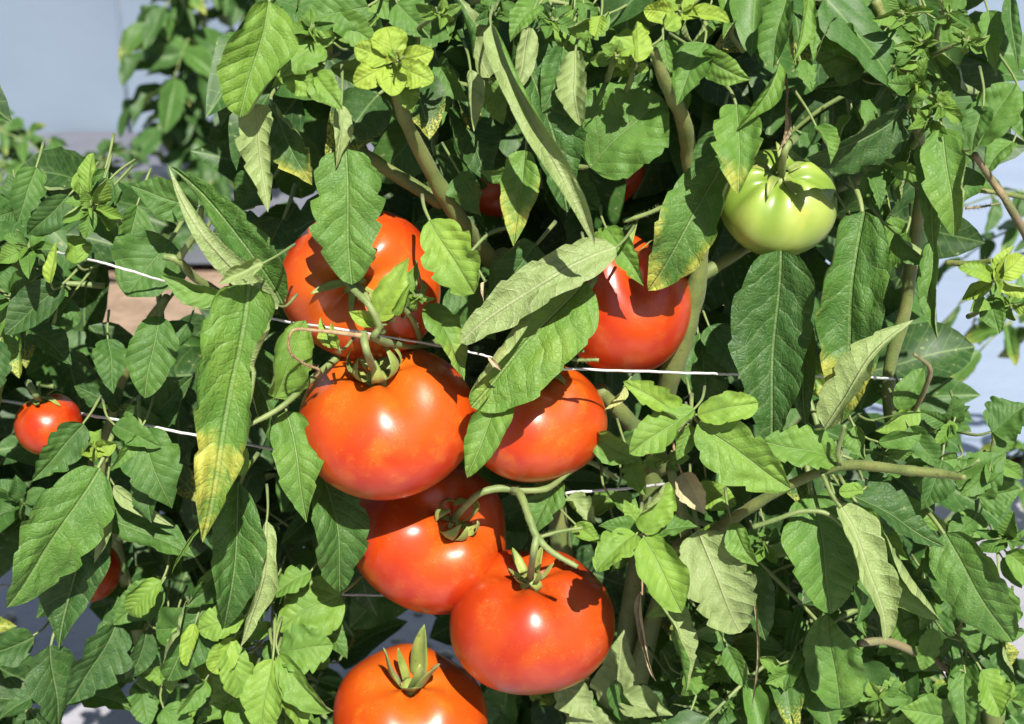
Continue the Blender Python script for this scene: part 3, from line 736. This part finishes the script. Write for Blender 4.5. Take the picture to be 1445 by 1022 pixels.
H(1166, 606, 1288, 450, 74, 5, 3, tone=.55, under=True, fold=.35, curl=(.8, 1.1), y=.15, ys=.1, ruffle=.14, plant='R', nu=34, side=-.03)
H(1230, 594, 1332, 583, 10, 5, 2, tone=.5, under=True, fold=.8, curl=(1., 1.), plant='R', pet=.01)
H(1182, 648, 1076, 624, 66, 4.5, 1, tone=.54, roll=12, plant='R', b=.7)
H(1205, 602, 1222, 650, 40, 3, 1, tone=.5, plant='R')
H(1240, 625, 1300, 612, 34, 2, 1, tone=.4, plant='R', b=.6)
H(1225, 90, 1140, 60, 70, -1, 1, tone=.34, plant='R', lobe=.15)
H(1165, 45, 1222, 75, 50, .5, 1, tone=.46, plant='R', lobe=.15)
H(1180, 25, 1150, 90, 44, .5, 1, tone=.5, plant='R', fold=.5)
H(1130, 85, 1145, 130, 32, 1, 1, tone=.5, lobe=.3, plant='R')
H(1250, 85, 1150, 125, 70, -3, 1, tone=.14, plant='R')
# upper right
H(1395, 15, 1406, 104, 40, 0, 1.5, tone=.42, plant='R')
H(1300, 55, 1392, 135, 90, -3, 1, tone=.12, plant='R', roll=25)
H(1425, -5, 1436, 102, 26, 1, 2, tone=.14, plant='R', fold=.4)
H(1380, 205, 1432, 118, 70, 0, 1.5, tone=.44, plant='R', roll=-10, b=.6)
H(1388, 150, 1372, 215, 46, .6, 1, tone=.36, plant='R')
H(1440, 130, 1450, 205, 46, -1, 1.5, tone=.4, plant='R')
H(1375, 240, 1340, 300, 50, -3, 1, tone=.25, plant='R')
H(1430, 200, 1390, 250, 40, -4, 1, tone=.45, plant='R')
# lower right
H(1146, 698, 1172, 866, 112, 2.5, 2, tone=.36, roll=-8, fold=.16, lobe=.14, nl=3, a=.45, b=.7, plant='R', nu=34)
H(1180, 710, 1248, 905, 66, 5, 2.5, tone=.5, under=True, fold=.35, curl=(.3, .9), lobe=.12, nl=6, ruffle=.15, plant='R', nu=38, a=.45, b=.65, y=.2, ys=.1)
H(1212, 716, 1327, 875, 84, 3.5, 2, tone=.50, roll=8, fold=.45, plant='R', b=.8, y=.2)
H(1196, 694, 1334, 774, 70, 2, 1, tone=.2, roll=-30, plant='R', a=.4)
H(1332, 752, 1428, 908, 92, 1, 2.5, tone=.44, roll=5, fold=.15, lobe=.12, nl=5, plant='R', a=.45, b=.75)
H(1186, 1000, 1166, 866, 84, 1, 2, tone=.46, roll=-5, fold=.25, b=.6, plant='R')
H(1218, 692, 1184, 695, 24, 5.4, .5, tone=.62, b=.5, plant='R', pet=.008)
H(1352, 690, 1420, 640, 70, -2, 1, tone=.3, plant='R')
H(1330, 650, 1300, 720, 60, -1, 1, tone=.3, plant='R')
H(1400, 610, 1450, 570, 70, -3, 1, tone=.2, plant='R')
H(1380, 700, 1440, 690, 60, -4, 1, tone=.3, plant='R')
H(1355, 905, 1420, 890, 40, 0, 1, tone=.42, plant='R')
H(1385, 945, 1412, 1012, 60, 1.5, 1.5, tone=.55, plant='R', b=.7)
H(1362, 950, 1366, 1040, 40, 1, 1.5, tone=.4, plant='R')
H(1345, 1010, 1270, 1000, 56, 1, 1, tone=.42, plant='R')
H(1100, 938, 1072, 928, 34, 1, .6, tone=.6, b=.5, plant='R')
H(1122, 945, 1080, 965, 40, 0, .6, tone=.55, plant='R')
H(1026, 912, 1056, 975, 36, 1, 1, tone=.42, plant='R')
H(1060, 788, 1080, 905, 60, 0, 1, tone=.2, plant='R', roll=20)
H(1034, 738, 1070, 800, 40, 3, 1, tone=.54, plant='R')
H(1050, 800, 1036, 860, 34, 2, 1, tone=.56, lobe=.2, plant='R')
H(986, 748, 1046, 893, 104, 2, 1.5, tone=.42, under=True, roll=6, fold=.1, a=.45, b=.65, plant='A')
H(930, 832, 966, 978, 54, 1.5, 1.5, tone=.45, under=True, fold=.3, plant='A')
H(905, 835, 926, 962, 26, 2, 1, dry=1., tone=.4, fold=.7, curl=(1.4, .8), plant='A')
H(1064, 842, 1062, 1000, 18, 2, 1, dry=.75, tone=.7, fold=.8, curl=(1., 1.), plant='R')
H(962, 668, 994, 726, 52, 2.5, 1, roll=0, dry=.8, tone=.7, under=True, plant='A')
H(1110, 150, 1098, 215, 26, -1, .5, dry=1., fold=.7, curl=(1.3, 1.), plant='R')
H(684, 398, 684, 432, 14, 3, .6, dry=1., fold=.9, curl=(1.5, 1.2), plant='A', pet=0)
H(868, 1005, 882, 888, 62, -3, 1, tone=.26, under=True, lobe=.2, nl=3, plant='A', roll=-15)
H(790, 962, 838, 1018, 54, -3, 1, tone=.26, under=True, lobe=.2, nl=3, plant='A')
H(872, 990, 950, 1010, 60, -2, 1, tone=.28, under=True, lobe=.15, plant='A')
H(800, 1010, 880, 1040, 60, -3, 1, tone=.26, under=True, plant='A')
# shoots in front of the thick stem
H(964, 592, 880, 538, 46, 5, 1, tone=.70, roll=8, fold=.15, b=.7, plant='A')
H(980, 578, 888, 640, 58, 5.2, 1.5, tone=.68, roll=5, fold=.1, b=.65, plant='A')
H(984, 586, 1070, 568, 46, 5, 1, tone=.68, roll=-5, fold=.25, a=.5, b=.5, plant='A')
H(984, 598, 1116, 690, 88, 5, 2, tone=.60, roll=0, fold=.25, b=.8, plant='A', nu=32)
H(975, 600, 955, 650, 30, 4, .5, tone=.6, plant='A')
H(836, 618, 908, 652, 44, .5, 1.5, tone=.54, plant='A')
H(890, 648, 912, 700, 40, 1, 1, tone=.6, plant='A')
H(907, 752, 944, 680, 58, 5, 1.5, tone=.66, roll=6, b=.6, plant='A')
H(898, 754, 842, 808, 54, 5, 1.5, tone=.68, b=.6, plant='A')
H(908, 758, 962, 865, 76, 5, 2, tone=.68, roll=-4, fold=.15, b=.75, plant='A')
H(915, 752, 985, 744, 48, 4.6, .5, tone=.36, roll=-30, plant='A')
H(902, 752, 844, 742, 34, 4.5, .6, tone=.40, plant='A')
H(905, 748, 880, 705, 30, 4.4, .6, tone=.6, lobe=.2, plant='A')
H(860, 700, 905, 745, 44, 2, 1, tone=.55, y=.3, plant='A')
H(790, 672, 752, 758, 52, -.5, 1, tone=.40, plant='A')
H(812, 740, 848, 768, 32, 2, 1, tone=.62, plant='A')
H(800, 702, 840, 740, 46, -1, 1, tone=.5, under=True, plant='A')
H(870, 640, 920, 600, 50, -2, 1, tone=.3, plant='A')
H(1000, 460, 1040, 540, 60, -5, 1, tone=.18, plant='A')
H(985, 470, 1000, 600, 70, -6, 1, tone=.16, plant='A')
H(1000, 640, 1060, 650, 40, 1, 1, tone=.5, plant='A')
H(882, 545, 852, 578, 22, -1, 1, tone=.8, y=.9, ys=.1, dry=.4, fold=.6, plant='A')
H(690, 504, 708, 524, 12, 5.6, .3, dry=1., fold=.5, plant='A', pet=0, roll=0)
# lower left shoots
H(345, 870, 280, 890, 50, 1.5, 1, tone=.75, lobe=.15, plant='A', b=.6)
H(330, 900, 300, 950, 44, 1.5, 1, tone=.75, plant='A', b=.55)
H(325, 905, 340, 985, 50, 1.6, 1, tone=.72, lobe=.15, b=.55, plant='A')
H(275, 880, 262, 940, 28, 1, 1, tone=.78, b=.55, plant='A')
H(385, 930, 368, 1030, 66, 2, 1.5, tone=.62, roll=12, b=.6, plant='A')
H(392, 925, 470, 1005, 56, 2, 1.5, tone=.60, fold=.4, plant='A', b=.65)
H(395, 920, 470, 910, 70, 1.5, 1, tone=.55, plant='A', b=.65)
H(390, 950, 430, 1040, 56, 1.6, 1.5, tone=.6, plant='A')
H(330, 990, 370, 1040, 60, 0, 1, tone=.5, plant='A')
H(230, 1000, 275, 1040, 50, 0, 1, tone=.45, plant='A')
H(290, 960, 250, 1010, 40, .5, 1, tone=.5, plant='A')
H(440, 870, 490, 930, 44, -3, 1, tone=.4, plant='A')
def rosette(px, py, d, size, n, tone, plant, seed, young=True, spread=.8, elong=.5):
    rng = random.Random(seed)
    c0 = P(px, py, d+.2); dn = Vector((rng.uniform(-.35, .35), .95, -.3))
    sh = tube('shoot', [c0, c0+dn*.010, c0+dn*.024+Vector((rng.uniform(-.004, .004), 0, -.003)), c0+dn*.040+Vector((0, 0, -.009))], [.0009, .0012, .0014, .0016], M_PET, plants[plant], 7, .05, seed)
    yl = dict(name='young_leaf', parent=sh)
    for k in range(n):
        a_ = 2*math.pi*(k+rng.uniform(-.25, .25))/n + seed
        l = size*rng.uniform(.5, 1.2)
        H(px+4*math.cos(a_), py+4*math.sin(a_), px+l*math.cos(a_), py+l*math.sin(a_)*spread, l*elong*rng.uniform(.8, 1.4), d+rng.uniform(-.4, .4), rng.uniform(-1., 2.5),
          tone=tone+rng.uniform(-.18, .06), plant=plant, b=rng.uniform(.6, .9), pet=.008, nu=16, nv=5, lobe=rng.choice((0, 0, .12)), fold=rng.uniform(.1, .5), **yl)
    for k in range(max(2, n//2)):
        a_ = rng.uniform(0, 6.28); l = size*.38
        H(px, py, px+l*math.cos(a_), py+l*math.sin(a_), l*.5, d+.4, 1., tone=tone+.05, plant=plant, pet=.004, nu=10, nv=4, fold=.6, **yl)
# the star-shaped young shoot
for tx, ty, w in ((545, 38, 50), (500, 66, 36), (499, 120, 40), (552, 136, 42), (611, 116, 42), (612, 72, 34)):
    H(555+(tx-555)*.12, 88+(ty-88)*.12, tx, ty, w, 3.4, 1, tone=.84, b=.62, a=.6, plant='A', pet=.006, fold=.08, curl=(.2, .2), roll=8)
H(572, 120, 582, 160, 32, 2.8, .5, tone=.66, plant='A')
rosette(560, 85, 4.2, 20, 5, .9, 'A', 3)
for tx, ty, w in ((908, 14, 34), (938, 40, 30), (955, -6, 40), (992, -2, 36), (1030, 32, 30), (985, 26, 26)):
    H(958+(tx-958)*.15, 18+(ty-18)*.15, tx, ty, w, 3.4, 1, tone=.86, b=.62, plant='A', pet=.006)
rosette(868, 78, 3, 34, 6, .74, 'A', 11)
rosette(895, 92, 3, 24, 5, .8, 'A', 12)
rosette(130, 292, 0, 48, 8, .66, 'L', 5)
H(126, 272, 132, 216, 28, 0, 1, tone=.68, plant='L', b=.6); H(112, 275, 112, 240, 26, 0, 1, tone=.66, plant='L')
H(108, 372, 104, 332, 42, 0, 1, tone=.7, b=.45, a=.5, plant='L'); H(70, 400, 82, 340, 22, -.5, 1, tone=.75, plant='L')
rosette(40, 350, -1.5, 55, 7, .5, 'L', 8); rosette(15, 420, -4, 60, 7, .4, 'L', 9)
rosette(132, 632, -2, 36, 7, .82, 'L', 15, elong=.7)
rosette(1405, 395, 1, 52, 6, .84, 'R', 17)
H(1405, 395, 1432, 345, 30, 1, 1, tone=.8, plant='R'); H(1385, 415, 1368, 440, 34, 0, 1, tone=.6, plant='R'); H(1400, 420, 1410, 472, 36, 0, 1, tone=.44, plant='R')
rosette(1425, 430, -1, 45, 6, .62, 'R', 18)
for (x, y, s, t, sd_) in ((1275, 20, 40, .56, 21), (1300, 60, 34, .6, 22), (1262, 95, 36, .56, 23), (1295, 118, 40, .58, 24), (1325, 150, 38, .56, 25), (1340, 20, 44, .5, 26), (1310, 175, 30, .6, 27), (1365, 60, 36, .5, 28)):
    rosette(x, y, 1.5, s, 6, t, 'R', sd_, elong=.55)
for (x, y, s, t, d, pl, sd_) in ((620, 20, 36, .66, 2, 'A', 31), (780, 30, 40, .55, 1, 'A', 32), (1105, 30, 0, 0, 0, 'R', 0), (1400, 650, 50, .42, -3, 'R', 34), (1340, 600, 46, .36, -3, 'R', 35), (1425, 760, 44, .5, -3, 'R', 36),
     (1400, 880, 46, .52, 0, 'R', 37), (1320, 985, 44, .5, 0, 'R', 38), (1425, 985, 40, .55, 0, 'R', 39), (1240, 985, 46, .5, 0, 'R', 40), (1110, 990, 44, .45, -1, 'R', 41), (1040, 1000, 40, .45, -1, 'R', 42), (985, 900, 44, .4, -2, 'A', 43), (1010, 940, 40, .5, -1, 'R', 44),
     (940, 650, 34, .6, 2, 'A', 45), (1080, 770, 34, .5, 2, 'R', 46), (590, 420, 22, .75, 3.2, 'A', 47), (1245, 640, 40, .4, 1, 'R', 48), (1300, 830, 40, .4, -2, 'R', 49), (160, 890, 24, .7, -4, 'L', 50), (700, 20, 40, .4, 0, 'A', 51), (1030, 30, 40, .5, 0, 'A', 52), (440, 40, 38, .55, 1, 'A', 53), (30, 290, 55, .35, -6, 'L', 54), (30, 710, 50, .3, -6, 'L', 55)):
    if s: rosette(x, y, d, s, 6, t, pl, sd_)

# smaller leaves crowding between the traced ones
rngC = random.Random(2024)
TOM = [(510,402,120),(545,597,135),(884,432,100),(755,597,108),(607,756,122),(750,877,127),(578,1018,122),(1098,286,95),(67,600,85),(130,806,75)]
GAP = [(0, 0, 215, 200), (200, 310, 310, 400), (185, 400, 245, 460), (1385, 90, 1500, 620), (0, 770, 80, 850), (110, 985, 175, 1022)]
for (x0, y0, x1, y1, n, t0, t1, s0, s1, pl) in ((210, 790, 480, 1030, 40, .3, .7, 34, 66, 'A'), (790, 880, 980, 1030, 18, .2, .5, 36, 66, 'A'), (960, 850, 1330, 1030, 42, .25, .62, 34, 66, 'R'), (1200, 560, 1450, 1000, 52, .2, .6, 36, 70, 'R'),
        (380, -10, 1010, 110, 52, .25, .68, 34, 66, 'A'), (-10, 225, 230, 720, 26, .06, .42, 50, 96, 'L'), (-10, 845, 240, 1040, 24, .02, .34, 60, 110, 'L'), (150, 780, 250, 960, 8, .1, .35, 46, 84, 'L'), (1130, -10, 1400, 330, 52, .2, .62, 32, 62, 'R'), (840, 590, 1100, 860, 16, .35, .65, 30, 52, 'A')):
    k = 0
    while k < n:
        x = rngC.uniform(x0, x1); y = rngC.uniform(y0, y1); L_ = rngC.uniform(s0, s1)*1.25; a_ = math.pi/2+rngC.gauss(0, 1.1)
        tx, ty = x+L_*math.cos(a_), y+L_*math.sin(a_)
        k += 1
        if any(math.hypot(q-a, w-b) < c for q, w in ((x, y), (tx, ty)) for a, b, c in TOM) or any(a-15 < q < c+15 and b-15 < w < d_+15 for q, w in ((x, y), (tx, ty)) for a, b, c, d_ in GAP): continue
        H(x, y, tx, ty, L_*rngC.uniform(.45, .72), rngC.uniform(-6, -.5), rngC.uniform(0, 2), tone=rngC.uniform(t0, t1), plant=pl, nu=20, nv=5, pet=.02, lobe=rngC.choice((0., .12, .22, .3)), b=rngC.uniform(.7, 1.15))

#@@FILL
# ------------------------------------------------------------------ compound leaves filling the depth of the row
rngF = random.Random(77)
protos = []
for k in range(14):
    rg = random.Random(900+k)
    geo = leaf_geo(1., rg.uniform(.40, .66), rg, rg.uniform(.10, .8), (rg.uniform(-.6, 1.3), rg.uniform(-.6, 1.3)), rg.uniform(-.02, .12), rg.uniform(-.05, .05), rg.uniform(-.5, .5),
                   rg.choice((0, .1, .2)), rg.choice((3, 4, 5)), .1, rg.uniform(.45, .6), rg.uniform(.65, 1.), 16, 5, .06+.36*k/13., rg.choice((0, 0, 0, .6)), .6, 0., .12, (-1, 0, -.5), .018, 0., .05)  # leaflet tones lowered, painting in the dark interior of the row
    V, F, UV, A, MI = geo
    me_o = mesh_obj('leaflet_source', V, F, None, None, True, UV, A, [M_LEAF_FAR, M_PET], MI)
    protos.append(me_o.data); bpy.data.objects.remove(me_o)
def compound(plant, p0, dirv, Lr, nlf, size, rng, tones=(0, 13), droop=.35, face=None):
    """rachis > leaflets; everything in metres."""
    pr = plants[plant]
    dirv = dirv.normalized(); pts = []
    for i in range(5):
        u = i/4; pts.append(p0 + dirv*(Lr*u) + Vector((0, 0, -droop*Lr*u*u)) + Vector((rng.uniform(-1, 1), rng.uniform(-1, 1), rng.uniform(-1, 1)))*(.02*Lr))
    rach = tube('leaf_stalk', pts, [.0021, .0018, .0015, .0012, .0009], M_PET, pr, 6, .04, rng.randint(0, 9999), 3)
    upf = face if face is not None else Vector((rng.uniform(-.4, .4), -.75+rng.uniform(-.3, .3), .75)).normalized()
    def put(p, ax, s):
        nrm = (upf + Vector((rng.uniform(-.5, .5), rng.uniform(-.4, .4), rng.uniform(-.4, .4)))).normalized()
        if abs(nrm.dot(ax.normalized())) > .92: nrm = (nrm + Vector((.6, -.3, .1))).normalized()
        M = frame(p, ax, nrm) @ Matrix.Diagonal((s, s*rng.uniform(.85, 1.15), s, 1))
        o = bpy.data.objects.new('leaflet', protos[rng.randint(*tones)]); col.objects.link(o); o.parent = rach
        o.matrix_basis = Matrix.Translation(-parent_loc(pr)) @ M
    c, _ = catmull(pts, [1]*5, 6)
    tdir = (c[-1]-c[-4]).normalized()
    put(c[-1], tdir + Vector((0, 0, -.3)), size*1.15)
    npair = (nlf-1)//2
    for k in range(npair):
        u = .35+.55*k/max(1, npair-.5); q = c[int(u*(len(c)-1))]
        t = (c[min(len(c)-1, int(u*(len(c)-1))+2)]-q).normalized()
        sdv = t.cross(upf).normalized()
        for sg in (-1, 1):
            a_ = (t*rng.uniform(.3, .7) + sdv*sg*rng.uniform(.7, 1.) + Vector((0, 0, rng.uniform(-.6, -.05)))).normalized()
            put(q, a_, size*rng.uniform(.7, 1.05))
tomc = [(510,402,115),(545,597,130),(884,432,95),(755,597,100),(607,756,115),(750,877,120),(578,1018,115),(1098,286,90),(67,600,62),(130,806,58),(690,268,50),(830,250,60)]
holes = [(-80, -100, 290, 200), (205, 305, 300, 380), (185, 405, 240, 450), (1385, 100, 1600, 620), (-60, 770, 95, 850), (80, 960, 190, 1060), (1405, 700, 1500, 860), (210, 200, 330, 260), (1400, -60, 1600, 100), (545, 850, 650, 905), (1340, 380, 1390, 600)]
def in_hole(x, y, m=0):
    return any(a_-m < x < c_+m and b_-m < y < d_+m for a_, b_, c_, d_ in holes)
placed = {'A': 0, 'L': 0, 'R': 0}
tries = 0
while sum(placed.values()) < 150 and tries < 4000:
    tries += 1
    px = rngF.uniform(-220, 1600); py = rngF.uniform(-180, 1180); d = -rngF.uniform(2.5, 22)
    if in_hole(px, py, 30): continue
    if d > -15 and any(math.hypot(px-a_, py-b_) < c_+60 for a_, b_, c_ in tomc): continue
    plant = 'L' if px < 300 else ('A' if px < 1000 else 'R')
    if placed[plant] >= 50: continue
    p = P(px, py, d)
    if p.z < .05: continue
    ang = rngF.uniform(0, 6.28)
    dv = Vector((math.cos(ang), rngF.uniform(-.5, .2), .5*math.sin(ang)-.15))
    Lr = rngF.uniform(.07, .12)
    bad = False; dn = dv.normalized(); sdw = dn.cross(Vector((0, -1, 0))).normalized()
    for u in (0., .5, 1., 1.6):
        for w_ in (-1, 0, 1):
            q = p + dn*(Lr*u) + Vector((0, 0, -.35*Lr*u*u)) + sdw*(w_*.05)
            v = q-CAM; qx = 722.5+FPX*v.dot(cR)/v.dot(cF); qy = 511-FPX*v.dot(cU)/v.dot(cF)
            if in_hole(qx, qy, 8): bad = True
            if q.y < .15 and any(math.hypot(qx-a_, qy-b_) < c_+12 for a_, b_, c_ in tomc): bad = True
    if bad: continue
    compound(plant, p, dv, Lr, rngF.choice((5, 5, 7)), rngF.uniform(.042, .066), rngF)
    placed[plant] += 1

# deep foliage of each plant, too dense to count
def deep_foliage(plant, x0, x1, n, rng):
    pr = plants[plant]; off = parent_loc(pr)
    small = []
    for k in range(8):
        rg = random.Random(300+k)
        small.append(leaf_geo(1., rg.uniform(.5, .68), rg, rg.uniform(.1, .5), (rg.uniform(-.4, .7), rg.uniform(-.4, .7)), .08, 0., rg.uniform(-.6, .6), 0., 4, .1, .5, rg.uniform(.65, 1.), 9, 3, -.02+.30*k/7, 0., .5, 0., .0, None, .01, 0., .05))  # leaf tones darkened so the depth of the row looks shaded
    V, F, UV, AT = [], [], [], {'tone': [], 'yellow': [], 'dry': [], 'relief': []}
    k = 0
    while k < n:
        px = rng.uniform(x0, x1); py = rng.uniform(-200, 1250); d = -rng.uniform(13, 42)
        if in_hole(px, py, 60): continue
        p = P(px, py, d)
        if p.z < .04: k += 1; continue
        ax = Vector((rng.uniform(-1, 1), rng.uniform(-.8, .3), rng.uniform(-1.2, .3)))
        nr = Vector((rng.uniform(-.6, .6), -.7, rng.uniform(.1, .9)))
        s = rng.uniform(.05, .085); M = frame(p-off, ax, nr) @ Matrix.Diagonal((s, s, s, 1))
        gV, gF, gU, gA, _ = small[rng.randrange(8)]; b0 = len(V)
        V.extend(M @ Vector(v) for v in gV); F.extend(tuple(q+b0 for q in f) for f in gF); UV.extend(gU)
        for kk in AT: AT[kk].extend(gA[kk])
        k += 1
    o = mesh_obj('foliage', V, F, M_LEAF_FAR, pr, True, UV, AT); o['kind'] = 'stuff'
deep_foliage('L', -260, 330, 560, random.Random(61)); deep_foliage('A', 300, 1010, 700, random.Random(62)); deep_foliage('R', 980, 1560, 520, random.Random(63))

#@@BACK
# ------------------------------------------------------------------ plants further back
def back_plant(key, loc, h, n, label, rng, lean=0., size=.07, tones=(3, 13), width=.28, low=.12, group='tomato plants behind the row'):
    pl = empty('tomato_plant', loc, label, 'tomato plant', group); plants[key] = pl
    base = Vector(loc)
    top = base + Vector((lean, 0, h))
    tube('stem', [base+Vector((0, 0, -.01)), base.lerp(top, .35)+Vector((.02, 0, 0)), base.lerp(top, .7)-Vector((.02, 0, 0)), top], [.008, .007, .006, .003], M_STEM, pl, 7, .04)
    for k in range(n):
        u = low+(1-low)*(k+rng.random())/n
        p = base.lerp(top, u); a_ = rng.uniform(0, 6.28)
        compound(key, p, Vector((math.cos(a_), math.sin(a_), rng.uniform(-.1, .5))), width*rng.uniform(.6, 1.), 7, size*rng.uniform(.8, 1.15), rng, tones, .45, Vector((rng.uniform(-.3, .3), -.5, .85)).normalized())
rb = random.Random(5)
back_plant('B1', tuple(PY(312, 262, 2.25).xy)+(0,), .66, 40, 'out of focus tomato plant against the tunnel wall, beyond the pale grey film', rb, size=.09, width=.18, tones=(1, 9))  # darker leaflet tones stand in for the shadow around its base
back_plant('B2', tuple(PY(-25, 250, 1.6).xy)+(0,), .33, 40, 'low bushy yellowish tomato plant standing before the tunnel wall', rb, 0, .06, (5, 13), .17)
back_plant('B4', tuple(PY(150, 300, 1.95).xy)+(0,), .17, 30, 'short dark tomato seedling between two taller blurred plants', rb, 0, .06, (0, 6), .17)
back_plant('B3', tuple(PY(1500, 640, .75).xy)+(0,), .5, 30, 'tomato plant standing at the edge of the white path film', rb, -.02, .05, (4, 13), .17)

#@@LITTER
rngL = random.Random(8)
V, F = [], []
for k in range(420):
    x = rngL.uniform(-.7, .5); y = rngL.uniform(.25, .95)
    r = rngL.uniform(.003, .008); b0 = len(V)
    z = .014+r*.4
    for i in range(4):
        th = math.pi*(i+.5)/4
        for j in range(6):
            p_ = 2*math.pi*j/6+i*.3; q = r*rngL.uniform(.75, 1.15)
            V.append((x+q*1.3*math.sin(th)*math.cos(p_), y+q*math.sin(th)*math.sin(p_), z+q*.7*math.cos(th)))
    for i in range(3):
        for j in range(6): F.append((b0+i*6+j, b0+(i+1)*6+j, b0+(i+1)*6+(j+1) % 6, b0+i*6+(j+1) % 6))
    F.append(tuple(b0+j for j in range(6))); F.append(tuple(b0+18+j for j in range(5, -1, -1)))
o = mesh_obj('gravel', V, F, M_STONE); o['kind'] = 'stuff'; o['label'] = 'pale small stones and debris strewn under the plants'; o['category'] = 'gravel'
